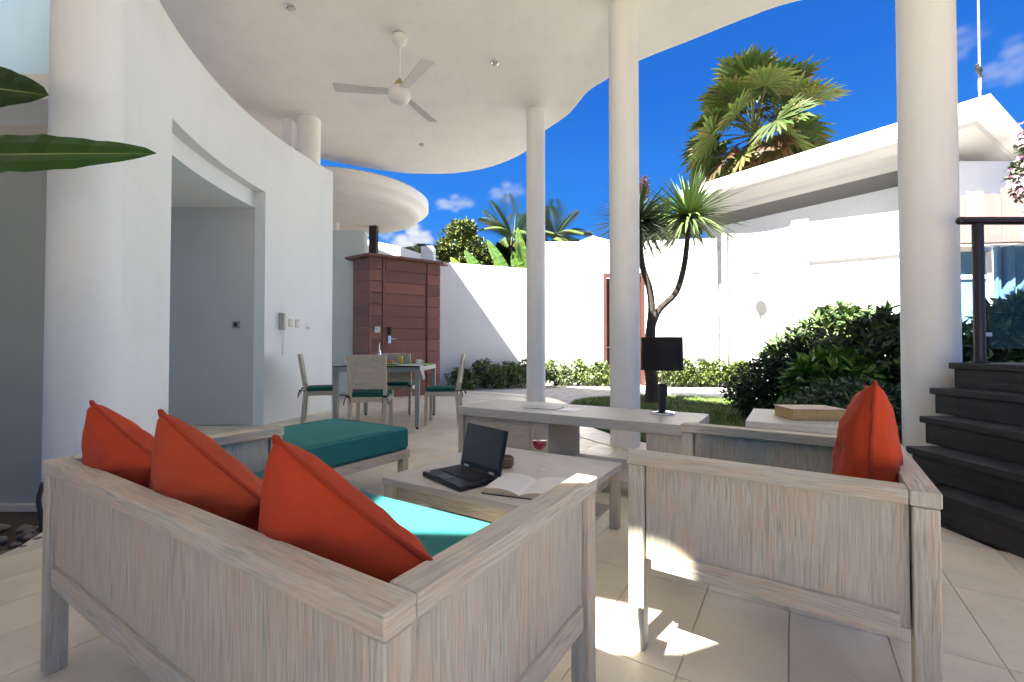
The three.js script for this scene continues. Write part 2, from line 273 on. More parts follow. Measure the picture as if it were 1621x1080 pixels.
solo('post', bx(.12, .75, .12, -3.52, 4.25, -7.02, 'y', .004, .4), white, 'thin square white post on the curved wall, left of the short column', 'post');

const CX = 2.15, CZ = -5.5, RW = 5.4, TH = .38;
const wp = (phi, R) => [CX - R * Math.cos(phi), CZ + R * Math.sin(phi)];
function arc(f0, f1, R0, R1, y0, y1, caps = [1, 1], n = 40) {
  const pos = [], uv = [];
  const quad = (a, b, c, d, ua) => { for (const [p, u] of [[a, ua[0]], [b, ua[1]], [c, ua[2]], [a, ua[0]], [c, ua[2]], [d, ua[3]]]) { pos.push(...p); uv.push(u[0] * .4, u[1] * .4); } };
  for (let i = 0; i < n; i++) {
    const a = f0 + (f1 - f0) * i / n, b = f0 + (f1 - f0) * (i + 1) / n, s0 = a * RW, s1 = b * RW;
    const A0 = wp(a, R0), A1 = wp(a, R1), B0 = wp(b, R0), B1 = wp(b, R1), p = (q, y) => [q[0], y, q[1]];
    quad(p(A0, y0), p(A0, y1), p(B0, y1), p(B0, y0), [[s0, y0], [s0, y1], [s1, y1], [s1, y0]]);
    quad(p(B1, y0), p(B1, y1), p(A1, y1), p(A1, y0), [[s1, y0], [s1, y1], [s0, y1], [s0, y0]]);
    quad(p(A0, y1), p(A1, y1), p(B1, y1), p(B0, y1), [[s0, R0], [s0, R1], [s1, R1], [s1, R0]]);
    quad(p(B0, y0), p(B1, y0), p(A1, y0), p(A0, y0), [[s1, R0], [s1, R1], [s0, R1], [s0, R0]]);
    if (i === 0 && caps[0]) quad(p(A0, y0), p(A1, y0), p(A1, y1), p(A0, y1), [[R0, y0], [R1, y0], [R1, y1], [R0, y1]]);
    if (i === n - 1 && caps[1]) quad(p(B0, y1), p(B1, y1), p(B1, y0), p(B0, y0), [[R0, y1], [R1, y1], [R1, y0], [R0, y0]]);
  }
  const g = new THREE.BufferGeometry(); g.setAttribute('position', new THREE.Float32BufferAttribute(pos, 3)); g.setAttribute('uv', new THREE.Float32BufferAttribute(uv, 2)); g.computeVertexNormals();
  if (f1 < f0) return g; return g;
}
const smoothArc = g => { // smooth normals on the curved faces
  const p = g.attributes.position, n = g.attributes.normal; for (let i = 0; i < p.count; i++) { if (Math.abs(n.getY(i)) > .5) continue; let x = p.getX(i) - CX, z = p.getZ(i) - CZ; const L = Math.hypot(x, z); x /= L; z /= L; const d = x * n.getX(i) + z * n.getZ(i); if (Math.abs(d) > .8) n.setXYZ(i, x * Math.sign(d), 0, z * Math.sign(d)); } return g; };
const fN = Math.asin((-3.08 + 5.5) / RW), fL = Math.asin((-3.97 + 5.5) / RW), fR = Math.asin((-5.87 + 5.5) / RW), fF = Math.asin((-7.32 + 5.5) / RW), WH = 3.9;
{
  const t = thing('curved_wall', 'tall curved white wall with a wide doorway and rounded near end', 'wall');
  const e = wp(fN, RW + TH / 2);
  part('wall', [smoothArc(arc(fL, fN, RW, RW + TH, 0, 3.06, [1, 0])), smoothArc(arc(fF, fR, RW, RW + TH, 0, 3.06)), smoothArc(arc(fF, fN, RW, RW + TH, 3.06, WH, [1, 0], 90)),
    uvBoxC(new THREE.CylinderGeometry(TH / 2, TH / 2, WH, 40).translate(e[0], WH / 2, e[1]), TH / 2)], whiteCool, t);
  part('lintel', smoothArc(arc(fR - .001, fL + .001, RW + .13, RW + TH - .01, 2.85, 3.07)), whiteCool, t);
}
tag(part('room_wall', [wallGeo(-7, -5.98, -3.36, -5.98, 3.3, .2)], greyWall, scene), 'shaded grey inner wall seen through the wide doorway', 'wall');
solo('room_ceiling', bx(3.7, .2, 2.6, -5.25, 2.962, -4.62, 'x', .01, .4), white, 'white ceiling just inside the wide doorway', 'ceiling');
{ const t = thing('light_switch', 'dark square light switch on the grey wall inside the doorway', 'switch', [-3.615, 1.32, -5.876]); part('plate', bx(.105, .095, .012, 0, 0, 0, 'y', .004), greyMetal, t); part('rocker', bx(.05, .055, .012, 0, 0, .006, 'y', .003), darkMetal, t); }
// things on the curved wall
const onWall = (z, y, off = 0) => { const f = Math.asin((z + 5.5) / RW), p = wp(f, RW - off); return { pos: [p[0], y, p[1]], turn: Math.PI / 2 - (-f) }; };
{
  const w = onWall(-6.22, 1.38); const t = thing('wall_phone', 'cream intercom handset with a coiled cord on the curved wall', 'telephone', w.pos, w.turn);
  part('base', [bx(.095, .24, .04, 0, 0, .02, 'y', .012)], cream, t);
  part('handset', [bx(.05, .22, .026, -.012, .0, .058, 'y', .012), bx(.054, .055, .038, -.012, .085, .052, 'y', .014), bx(.054, .055, .038, -.012, -.085, .052, 'y', .014)], cream, t);
  const pts = []; for (let k = 0; k <= 220; k++) { const s = k / 220, a = s * Math.PI * 2 * 26; const y = -.12 - .34 * Math.sin(Math.PI * s), x = -.03 + .055 * s; pts.push([x + .006 * Math.cos(a), y, .03 + .006 * Math.sin(a)]); }
  part('cord', tube(pts, .0022, 440, 5), cream, t);
  for (const [z, l] of [[-6.42, 'cream switch plate nearer the wall phone'], [-6.56, 'cream switch plate between the wall phone and the white outlet']]) { const q = onWall(z, 1.37); const s = thing('switch_plate', l, 'switch', q.pos, q.turn); part('plate', bx(.075, .12, .01, 0, 0, .005, 'y', .003), cream, s); part('rocker', bx(.03, .06, .01, 0, 0, .012, 'y', .002), whitePlastic, s); }
  const q = onWall(-6.8, 1.33); const s = thing('wall_outlet', 'small white outlet plate on the far part of the curved wall', 'outlet', q.pos, q.turn); part('plate', bx(.07, .1, .01, 0, 0, .005, 'y', .003), whitePlastic, s); part('socket', bx(.03, .03, .008, .004, -.012, .012, 'y', .003), greyMetal, s);
}
// ceiling fan
{
  const t = thing('ceiling_fan', 'white ceiling fan with three blades under the canopy', 'ceiling fan', [-1.29, 4.6, -5.1]);
  part('mount', lathe([[0, 0], [.085, 0], [.088, -.03], [.075, -.09], [.03, -.125], [0, -.13]]), whitePlastic, t);
  part('rod', cyl(.0125, .0125, .5, 0, -.36, 0, 16), whitePlastic, t);
  part('cap', lathe([[.016, -.5], [.04, -.535], [.075, -.6], [.075, -.615], [0, -.615]]), S('brass', [.45, .38, .22], .35, { metalness: .6 }), t);
  part('motor', lathe([[0, -.617], [.10, -.617], [.128, -.65], [.128, -.71], [.10, -.76], [.045, -.785], [0, -.79]]), whitePlastic, t);
  const bm = S('fan blade', [.62, .62, .60], .5);
  for (const a of [172, 52, -68]) {
    const s = new THREE.Shape(); s.moveTo(.1, -.05); s.lineTo(.69, -.07); s.quadraticCurveTo(.72, -.065, .72, -.045); s.lineTo(.72, .05); s.quadraticCurveTo(.72, .07, .69, .07); s.lineTo(.1, .05);
    const g = new THREE.ExtrudeGeometry(s, { depth: .006, bevelEnabled: true, bevelSize: .002, bevelThickness: .002, bevelSegments: 1 }); g.rotateX(-Math.PI / 2); g.rotateX(.16); g.translate(0, -.66, 0); g.rotateY(-a * Math.PI / 180);
    part('blade', g, bm, t);
  }
}
for (const [p, l] of [[[-2.34, -4.67], 'round ceiling spotlight left of the fan, nearest the camera'], [[-.22, -5.59], 'round ceiling spotlight to the right of the fan'], [[-1.59, -7.86], 'round ceiling spotlight beyond the fan, near the far canopy edge']]) {
  const t = thing('ceiling_spotlight', l, 'spotlight', [p[0], 4.6, p[1]]);
  part('rim', lathe([[.03, -.001], [.032, -.012], [.052, -.01], [.055, 0], [.03, 0]]), chrome, t); part('lamp', lathe([[0, -.03], [.022, -.026], [.03, -.004], [0, -.004]]), S('lens', [.5, .5, .48], .2), t);
}
// left garden walls
{
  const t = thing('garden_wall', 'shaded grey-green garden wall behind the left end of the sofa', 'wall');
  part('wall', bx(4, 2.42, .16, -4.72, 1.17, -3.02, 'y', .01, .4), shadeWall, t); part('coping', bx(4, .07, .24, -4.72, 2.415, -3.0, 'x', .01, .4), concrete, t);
}
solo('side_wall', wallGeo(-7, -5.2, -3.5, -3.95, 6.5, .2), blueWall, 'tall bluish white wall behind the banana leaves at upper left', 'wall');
solo('irrigation_pipe', tube([[-2.72, .22, -2.62], [-2.66, .15, -2.54], [-2.60, .06, -2.5], [-2.585, -.03, -2.49]], .012, 20, 8), blackSoft, 'black irrigation pipe sticking up from the pebble bed', 'pipe');
{ // unseen flat roof band, added and outlined to shape the sun patches
  const t = thing('added_roof_band', 'unseen white roof band added beside the canopy at the left to shape the sun patches', 'roof');
  part('slab', slab([[-9, -3.4], [-3.6, -3.4], [-3.3, -1.0], [-2.56, .1], [-2.52, .9], [-1.75, .90], [-1.5, .80], [-1.35, .86], [-1.0, 1.06], [-.7, 1.35], [-.6, 2.2], [-1.2, 3.6], [-9, 3.6]], 4.73, 4.95), white, t);
  part('wall', bx(7.0, 4.7, .25, -5.2, 2.35, 2.5, 'y', .01, .4), concrete, t);  // unseen wall, added to keep bounce light off the sofa back
  const u = thing('added_upper_roof', 'unseen white roof slab added above the canopy to shade the far wall', 'roof');  // unseen slab, added to cast the diagonal shadow on the far wall
  part('slab', slab([[-9, -13.9], [-6.1, -11.5], [-.45, -6.9], [-.6, -3.6], [-3.5, -1.2], [-9, -1.2]], 7.2, 7.5), white, u);
  part('wall', bx(.2, 2.4, 2.6, -4.6, 6.1, -6.2, 'y', .01, .4), white, u);
}

// ---------------------------------------------------------------- gate, far walls, roofs
{ // round canopy over the gate
  const t = thing('round_canopy', 'round white canopy with a moulded rim beyond the curved wall', 'canopy', [-3.74, 4.0, -10.05]);
  part('rim', lathe([[1.5, -.03], [1.6, 0], [1.66, .06], [1.68, .1], [1.78, .15], [1.83, .19], [1.83, .36], [1.78, .40], [0, .55]], 72), white, t);
  part('soffit', lathe([[0, -.2], [.8, -.16], [1.25, -.09], [1.5, -.031]], 72), ceilMat, t);
  solo('canopy_post', bx(.17, 4.0, .17, -3.2, 1.9, -10.35, 'y', .004), darkMetal, 'black square post under the round white canopy', 'post');
  column(-3.95, -9.99, .09, 'stub of white column between the pale green wall and the round canopy', 3.4, 3.92);
}
solo('entrance_wall', [bx(2.1, 3.55, .22, -4.15, 1.775, -9.62, 'y', .1, .4)], greenish, 'pale green wall between the curved wall and the brown gate', 'wall');
{ // timber gate portal with door
  const t = thing('timber_gate', 'red-brown plank gate portal with a plank door and lever handle', 'gate', [-2.86, 0, -9.0], 0);
  const f = Math.atan2(-.87, 1.28); // front face direction, right and away
  const F = new THREE.Group(); F.name = 'front'; // only used to compute matrices
  const M = new THREE.Matrix4().makeRotationY(-f), ML = new THREE.Matrix4().makeRotationY(Math.PI - Math.atan2(.33, .5) - Math.PI + 0);
  const put = (name, g, mat, m) => { g.applyMatrix4(m); return part(name, g, mat, t); };
  const H0 = 2.86, rows = 12, rh = H0 / rows;
  put('core', bx(1.5, H0 - .02, .1, .78, H0 / 2, -.12, 'x', .004), redWoods[4], M);
  for (let r = 0; r < rows; r++) {
    const y = rh * (r + .5), pick = () => redWoods[Math.floor(rnd() * 5)];
    const pl = (x0, x1, tilt = .05) => { const g = bx(x1 - x0 + rr(-.006, .006), rh - .006, .026, 0, 0, 0, 'x', .003); g.rotateX(-tilt); return g.translate((x0 + x1) / 2 + rr(-.003, .003), y, -.045); };
    put('plank', pl(0, .27), pick(), M);
    put('plank', pl(1.26, 1.56), pick(), M);
    if (r < 11) { const g = pl(.335, 1.225, .035); g.translate(0, 0, -.02); put('door_plank', g, pick(), M); } else put('plank', pl(.335, 1.225), pick(), M);
  }
  put('jamb', bx(.05, H0, .06, .302, H0 / 2, -.05, 'y', .003), redWoods[1], M);
  const Ls = new THREE.Matrix4().makeRotationY(-Math.atan2(-.36, -.48)); // left return, pointing left and away
  for (let r = 0; r < rows; r++) { const y = rh * (r + .5); const g = bx(.58, rh - .006, .026, .3, 0, .03, 'x', .003); g.translate(0, y, .0); put('side_plank', g, redWoods[[0, 3, 1, 4][r % 4]], Ls); }
  part('cap', slab([[.02, .12], [-.62, -.32], [-.5, -.75], [.6, -1.15], [1.42, -1.1], [1.36, -.8]], H0 + .005, H0 + .05), redWoods[4], t);
  put('lock', bx(.065, .15, .05, .42, 1.38, -.02, 'y', .012), blackSoft, M);
  put('handle', merge([bx(.06, .16, .02, .42, 1.19, -.03, 'y', .006), new THREE.CylinderGeometry(.012, .012, .05, 12).rotateX(Math.PI / 2).translate(.42, 1.21, 0), bx(.15, .022, .018, .48, 1.21, .03, 'x', .008)].map(clean)), chrome, M);
  put('switch_plate', bx(.11, .12, .012, .17, 1.39, -.02, 'y', .003), whitePlastic, M);
  const sw = bx(.035, .035, .008, .15, 1.41, -.012, 'y', .002); put('switch_button', sw, greyMetal, M);
}
{ // far boundary wall
  const t = thing('boundary_wall', 'long white boundary wall behind the path, from the gate to the shower niche', 'wall');
  part('left_section', wallGeo(-2.2, -11.4, .75, -12.62, 3.22, .2), white, t);
  part('right_section', [wallGeo(.55, -12.75, 2.57, -12.72, 4.02, .26), wallGeo(2.57, -12.72, 3.68, -12.66, 4.02, .26, 3.12), wallGeo(3.68, -12.66, 5.6, -12.3, 4.02, .26)], white, t);
  const d = thing('side_door', 'red-brown panel door in the far white wall behind the column', 'door', [3.13, 0, -12.66], -.05);
  const fr = redWoods[4].clone(); fr.color.setRGB(.38, .34, .34); part('frame', [bx(.09, 3.1, .16, -.52, 1.55, .06, 'y', .004), bx(.09, 3.1, .16, .52, 1.55, .06, 'y', .004), bx(.95, .09, .16, 0, 3.055, .06, 'x', .004)], fr, d);
  part('leaf', bx(.95, 2.98, .05, 0, 1.5, -.02, 'y', .004), fr, d);
  for (let k = 0; k < 4; k++) part('panel', bx(.36, 1.2, .025, -.22 + (k % 2) * .44, .78 + (k >> 1) * 1.42, .015, 'y', .01), fr, d);
  part('handle', bx(.14, .025, .05, -.4, 1.05, .03, 'x', .008), chrome, d);
  const v = thing('wall_vent', 'small dark louvred vent low on the far white wall', 'vent', [5.14, .78, -12.25], -.18); part('frame', bx(.24, .13, .03, 0, 0, .02, 'x', .005), whitePlastic, v); for (let k = 0; k < 3; k++) part('slat', bx(.2, .02, .012, 0, -.032 + k * .032, .04, 'x', .002), greyMetal, v);
}
{ // shower niche: concave plaster alcove
  const t = thing('shower_niche', 'concave white shower niche in the right garden wall', 'wall', [6.35, 0, -11.55], -.53);
  const n = 28, pos = [], uv = []; const R = .72, D = .42, h = 4.1;
  for (let i = 0; i < n; i++) { const a = Math.PI * i / n, b = Math.PI * (i + 1) / n; const P = [-R * Math.cos(a), -D * Math.sin(a)], Q = [-R * Math.cos(b), -D * Math.sin(b)]; for (const [p, y] of [[P, 0], [Q, 0], [Q, h], [P, 0], [Q, h], [P, h]]) { pos.push(p[0], y, p[1]); uv.push(p[0] * .4, y * .4); } }
  const g = new THREE.BufferGeometry(); g.setAttribute('position', new THREE.Float32BufferAttribute(pos, 3)); g.setAttribute('uv', new THREE.Float32BufferAttribute(uv, 2)); g.computeVertexNormals();
  const nn = g.attributes.normal, pp = g.attributes.position; for (let i = 0; i < nn.count; i++) { const v = V(-pp.getX(i) / R / R, 0, -pp.getZ(i) / D / D).normalize(); nn.setXYZ(i, v.x, 0, v.z); }
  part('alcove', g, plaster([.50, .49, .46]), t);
  part('back', [bx(1.6, h, .2, 0, h / 2, -.56, 'y', .01, .4), bx(.12, h, .5, -.79, h / 2, -.24, 'y', .015, .4)], white, t);
  part('pier', bx(.36, h + .08, .56, .91, (h + .08) / 2, -.18, 'y', .02, .4), white, t);
  const s = thing('shower', 'dull metal shower arm and round head in the white niche', 'shower', [6.3, 0, -11.62], -.53);
  part('arm', tube([[0, 3.0, -.34], [0, 3.02, -.1], [0, 3.02, .14], [0, 2.95, .17]], .013, 20, 8), showerMetal, s);
  part('head', lathe([[0, .03], [.03, .028], [.13, .012], [.135, 0], [0, -.004]]).translate(0, 2.92, .17), showerMetal, s);
  part('valve', [new THREE.CylinderGeometry(.035, .035, .05, 16).rotateX(Math.PI / 2).translate(.1, 1.9, -.36), bx(.02, .11, .02, .1, 1.87, -.32, 'y', .004)], showerMetal, s);
}
{
  const t = thing('panel_wall', 'sunlit white garden wall right of the niche with a thin horizontal ledge', 'wall', [7.18, 0, -11.0], -.565);
  part('wall', bx(5.4, 4.1, .3, 2.7, 2.05, -.15, 'y', .015, .4), white, t);
  part('ledge', bx(5.36, .07, .06, 2.7, 3.15, .03, 'x', .004, .4), concrete, t);
}
// villa with the moulded eaves at the right
{
  const t = thing('white_villa', 'white villa with deep moulded eaves behind the right garden wall', 'house');
  const A = [5.6, -14.9], C = [9.9, -9.2], E = [13.2, -11.3];
  // eaves: profile swept along A-C then C-E (offset inwards)
  const off = (P, Q, o) => { const dx = Q[0] - P[0], dz = Q[1] - P[1], L = Math.hypot(dx, dz); return [-dz / L * o, dx / L * o]; };
  const prof = [[1.95, 5.2], [1.75, 5.3], [1.1, 5.5], [.9, 5.58], [.86, 5.66], [.55, 5.72], [.3, 5.82], [.26, 5.9], [0, 5.92], [0, 6.28], [.4, 6.34]];
  const inn = (o) => { const a = off(A, C, -o), b = off(C, E, -o); // inward offsets
    const l1 = [[A[0] + a[0], A[1] + a[1]], [C[0] + a[0], C[1] + a[1]]], l2 = [[C[0] + b[0], C[1] + b[1]], [E[0] + b[0], E[1] + b[1]]];
    const d1 = [l1[1][0] - l1[0][0], l1[1][1] - l1[0][1]], d2 = [l2[1][0] - l2[0][0], l2[1][1] - l2[0][1]], cr = d1[0] * d2[1] - d1[1] * d2[0], s = ((l2[0][0] - l1[0][0]) * d2[1] - (l2[0][1] - l1[0][1]) * d2[0]) / cr;
    return [l1[0], [l1[0][0] + d1[0] * s, l1[0][1] + d1[1] * s], l2[1]]; };
  const test = inn(1); const sgn = Math.hypot(test[1][0] - C[0], test[1][1] - C[1]) > 0 && test[1][1] > C[1] ? -1 : 1;
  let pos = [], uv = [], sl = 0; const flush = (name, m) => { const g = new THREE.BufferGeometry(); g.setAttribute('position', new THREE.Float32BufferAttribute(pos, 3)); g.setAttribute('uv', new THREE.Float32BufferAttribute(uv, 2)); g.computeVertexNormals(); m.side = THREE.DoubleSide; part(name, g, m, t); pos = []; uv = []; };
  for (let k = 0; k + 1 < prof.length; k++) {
    if (k === 2) flush('soffit', plaster([.16, .16, .16])); if (k === 7) flush('moulding', plaster([.60, .59, .57]));  // inner soffit band dark grey: shade under the eaves painted into its plaster
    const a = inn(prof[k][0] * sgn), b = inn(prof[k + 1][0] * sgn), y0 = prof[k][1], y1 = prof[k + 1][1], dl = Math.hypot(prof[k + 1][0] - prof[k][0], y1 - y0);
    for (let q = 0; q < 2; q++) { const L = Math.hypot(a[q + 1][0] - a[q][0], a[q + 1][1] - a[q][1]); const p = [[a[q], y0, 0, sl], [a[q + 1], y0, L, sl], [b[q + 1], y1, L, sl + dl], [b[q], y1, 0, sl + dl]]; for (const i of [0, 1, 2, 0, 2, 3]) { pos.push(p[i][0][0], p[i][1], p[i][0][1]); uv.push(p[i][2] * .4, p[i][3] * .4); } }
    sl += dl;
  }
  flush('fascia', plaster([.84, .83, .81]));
  const w = inn(1.88 * sgn), r = inn(.38 * sgn);
  part('wall', [wallGeo(w[0][0], w[0][1], w[1][0], w[1][1], 5.3, .2), wallGeo(w[1][0], w[1][1], w[2][0], w[2][1], 5.3, .2)], white, t);
  part('roof', slab([r[0], r[1], r[2], [14, -18], [8, -18]], 6.2, 6.36), white, t);
  part('side_wall', bx(5, 5.42, .2, 11.75, 2.71, -10.6, 'y', .01, .4), white, t);
}
solo('antenna', [cyl(.02, .028, 5.2, 11.15, 8.6, -10.6, 10), cyl(.035, .035, .3, 11.15, 7.3, -10.6, 10)], greyMetal, 'thin grey antenna pole on the right villa roof', 'antenna');
solo('perched_bird', foliageBird(), blackSoft, 'small dark bird perched on the antenna pole', 'bird');
function foliageBird() { const b = new THREE.SphereGeometry(.06, 12, 8).scale(1, 1, 1.9).rotateX(-.7), h = new THREE.SphereGeometry(.04, 10, 8).translate(0, .09, .07), k = new THREE.ConeGeometry(.012, .04, 8).rotateX(Math.PI / 2).translate(0, .09, .12), tl = bx(.04, .012, .14, 0, -.09, -.14, 'z', .003).rotateX(-.2); const g = merge([b, h, k, tl].map(clean)); return g.rotateY(-1.2).translate(11.08, 7.62, -10.55); }
{ // timber valance and curtained opening right of the stout column
  const t = thing('plank_screen', 'pinkish whitewashed plank screen with uneven tops at far right', 'screen', [8.45, 0, -8.5], -.12);
  const pm = [[.36, .25, .26], [.40, .29, .30], [.34, .24, .245]].map(c => { const m = wood.clone(); m.map = woodTop.map; m.color.setRGB(...c.map(v => v * 1.3)); return m; });
  for (let k = 0; k < 12; k++) { const h = .9 + [.0, .08, .02, .12, -.02, .06, .1, .0, .05, .09, .02, .06][k]; part('plank', bx(.29, h, .04, k * .3, 3.0 + h / 2, (k % 2) * .012, 'y', .004), pm[k % 3], t); }
  part('rail', bx(3.7, .08, .06, 1.65, 3.03, -.06, 'x', .004), wood, t);
  const c = thing('pale_blue_curtain', 'pale blue curtain hanging below the pinkish plank screen', 'curtain', [9.4, 0, -8.75], -.12);
  const pos = [], uv = []; const n = 90; for (let i = 0; i < n; i++) for (const [s, y] of [[0, 0], [1, 0], [1, 1], [0, 0], [1, 1], [0, 1]]) { const x = (i + s) / n * 1.5; pos.push(x, .5 + y * 2.5, .05 * Math.sin(x * 26) + .02 * Math.sin(x * 61)); uv.push(x, y * 2.5); }
  const g = new THREE.BufferGeometry(); g.setAttribute('position', new THREE.Float32BufferAttribute(pos, 3)); g.setAttribute('uv', new THREE.Float32BufferAttribute(uv, 2)); g.computeVertexNormals();
  part('drape', g, fabric([.10, .22, .36]), c); part('rod', new THREE.CylinderGeometry(.015, .015, 1.6, 10).rotateZ(Math.PI / 2).translate(.75, 3.02, 0), metal, c);
  const d = thing('glass_door', 'glazed door with a white frame beside the stout column', 'door', [8.55, 0, -8.8], -.12);
  part('frame', [bx(.1, 3, .08, -.05, 1.5, 0, 'y', .004, .4), bx(.08, 3, .08, .72, 1.5, 0, 'y', .004, .4), bx(.69, .1, .08, .335, 2.95, 0, 'x', .004, .4), bx(.69, .08, .08, .335, 2.4, 0, 'x', .004, .4)], white, d);
  part('pane', bx(.68, 2.35, .012, .335, 1.18, 0, 'y', .002), S('window glass', [.16, .30, .38], .06), d); part('pane', bx(.68, .46, .012, .335, 2.67, 0, 'y', .002), S('window glass', [.12, .22, .28], .06), d);
}
// small roofs beyond the wall
{
  const t = thing('distant_roof', 'pale sloping roof just above the brown gate', 'house'); const T = new THREE.Shape(); T.moveTo(0, 0); T.lineTo(3.2, 0); T.lineTo(3.2, .25); T.lineTo(0, 1.1);
  part('gable', new THREE.ExtrudeGeometry(T, { depth: 3, bevelEnabled: false }).rotateY(-.4).translate(-4.9, 3.6, -16.5), white, t); part('wall', bx(3.2, 3.6, 2.6, -3.0, 1.8, -17, 'y', .02, .4), white, t);
  solo('gate_pillar', [bx(.34, 3.7, .34, -2.22, 1.85, -11.9, 'y', .03, .4)], whiteCool, 'white square pillar rising behind the brown gate', 'pillar');
  const d = thing('garden_house', 'low pale roof behind the banana leaves', 'house'); part('roof', new THREE.ConeGeometry(1.3, .5, 4).rotateY(.6).translate(-1.0, 4.55, -17), white, d); part('wall', bx(1.3, 4.3, 1.3, -1.0, 2.15, -17, 'y', .02, .4), white, d);
  const e = thing('far_house', 'low white roof right of the palm behind the far wall', 'house'); part('roof', slab([[2.4, -17.6], [4.6, -17.2], [4.6, -19], [2.4, -19]], 4.95, 5.1), white, e); part('roof_ridge', new THREE.ConeGeometry(1.25, .5, 4).rotateY(.8).translate(3.3, 5.35, -18.2), white, e); part('wall', bx(1.8, 4.95, 1.4, 3.4, 2.47, -18.2, 'y', .02, .4), white, e);
}

// ---------------------------------------------------------------- stairs and railing
{
  const t = thing('staircase', 'dark grey stone steps rising to the right', 'stairs');
  const nx = [2.42, 2.6, 2.8, 3.02, 3.2], fz = [-2.62, -2.98, -3.1, -3.26, -3.3];
  nx.forEach((x, k) => { const y = .18 * (k + 1), z0 = fz[k], z1 = .6, w = k === 4 ? 2.6 : 1.2; part('tread', bx(w, .045, z1 - z0, x + w / 2, y - .0225, (z0 + z1) / 2, 'z', .006), stepMat, t); part('riser', bx(.06, .135, z1 - z0 - .03, x + .05, y - .1125, (z0 + z1) / 2 + .01, 'z', .003), stepMat, t); part('step_end', bx(w - .05, .133, .05, x + .06 + w / 2 - .03, y - .1125, z0 + .045, 'x', .003), stepMat, t); });
  part('platform_base', bx(2.4, .84, 3.2, 4.5, .42, -1.45, 'z', .01), stepMat, t);
  const r = thing('stair_railing', 'dark metal handrail with a post and glass panel on the stair landing', 'railing');
  part('post', cyl(.032, .032, .98, 3.29, 1.39, -3.16, 20), darkMetal, r); part('base_plate', cyl(.055, .055, .012, 3.29, .906, -3.16, 20), darkMetal, r);
  part('handrail', [new THREE.CylinderGeometry(.028, .028, 2.4, 20).rotateZ(Math.PI / 2).translate(4.37, 1.905, -3.16), new THREE.SphereGeometry(.028, 16, 10).translate(3.17, 1.905, -3.16)], darkMetal, r);
  part('glass_panel', bx(2.2, .8, .01, 4.46, 1.4, -3.16, 'y', .002), glassMat, r);
  part('bracket', [bx(.05, .03, .03, 3.34, 1.7, -3.16, 'y', .004), bx(.05, .03, .03, 3.34, 1.1, -3.16, 'y', .004)], metal, r);
}

// ---------------------------------------------------------------- furniture
const HS = .652;
// pieces along a local rectangle; panel = framed whitewashed panel from (x0,z0) to (x1,z1)
function framedSide(parent, x0, z0, x1, z1, names) {
  const L = Math.hypot(x1 - x0, z1 - z0), a = -Math.atan2(z1 - z0, x1 - x0), M = new THREE.Matrix4().makeRotationY(a).setPosition((x0 + x1) / 2, 0, (z0 + z1) / 2);
  const put = (n, g) => part(n, g.applyMatrix4(M), wood, parent);
  put('panel', bx(L - .06, .32, .02, 0, .46, 0, 'y', .002));
  put('lower_rail', bx(L - .1, .06, .045, 0, .305, 0, 'x', .004));
}
function sofa(name, label, cat, pos, w, d, backSide) {
  const t = thing(name, label, cat, pos[0], pos[1]);
  const c = .03;
  // three framed sides
  const P = { rear: [c, -c, w - c, -c], left: [c, -c, c, -d + c], right: [w - c, -c, w - c, -d + c], front: [c, -d + c, w - c, -d + c] };
  for (const s of ['rear', 'left', 'right', 'front']) if (s !== backSide) framedSide(t, ...P[s]);
  const cap = (n, ww, dd, x, z, gr) => part(n, bx(ww, .04, dd, x, HS - .02, z, gr, .005), wood, t);
  const K = .062;
  if (backSide === 'front') { cap('back_cap', w, K, w / 2, -K / 2 + .0, 'x'); cap('arm_cap', K, d - K - .001, K / 2, -K - (d - K) / 2, 'z'); cap('arm_cap', K, d - K - .001, w - K / 2, -K - (d - K) / 2, 'z'); }
  else { cap('back_cap', K, d, w - K / 2, -d / 2, 'z'); cap('arm_cap', w - K - .001, K, (w - K) / 2, -K / 2, 'x'); cap('arm_cap', w - K - .001, K, (w - K) / 2, -d + K / 2, 'x'); }
  for (const [x, z] of [[c, -c], [w - c, -c], [c, -d + c], [w - c, -d + c]]) part('leg', bx(.052, HS - .041, .052, x, (HS - .041) / 2, z, 'y', .004), wood, t);
  part('seat_frame', bx(w - .11, .05, d - .11, w / 2, .305, -d / 2, 'x', .004), wood, t);
  const cu = part('seat_cushion', cushion(w - .085, .145, d - .085 + .015).translate(w / 2, .333, -d / 2 - .0), teal, t);
  return t;
}
function gridTop(g, w, h, d) { // replaces the flat top by a fine grid that can take creases
  g = clean(g); const p = g.attributes.position, n = g.attributes.normal, P = [], N = [], r = Math.min(.028, h * .35); for (let i = 0; i < p.count; i += 3) { const top = [0, 1, 2].every(k => Math.abs(p.getY(i + k) - h / 2) < 1e-5 && n.getY(i + k) > .99); if (top && [0, 1, 2].every(k => Math.abs(p.getX(i + k)) > w / 2 - r - 1e-4)) continue; for (let k = 0; k < 3; k++) { P.push(p.getX(i + k), p.getY(i + k), p.getZ(i + k)); N.push(n.getX(i + k), n.getY(i + k), n.getZ(i + k)); } }
  const q = new THREE.PlaneGeometry(w - 2 * r, d - 2 * r, 36, 36).rotateX(-Math.PI / 2).translate(0, h / 2, 0).toNonIndexed(); P.push(...q.attributes.position.array); N.push(...q.attributes.normal.array);
  const o = new THREE.BufferGeometry(); o.setAttribute('position', new THREE.Float32BufferAttribute(P, 3)); o.setAttribute('normal', new THREE.Float32BufferAttribute(N, 3)); return o; }
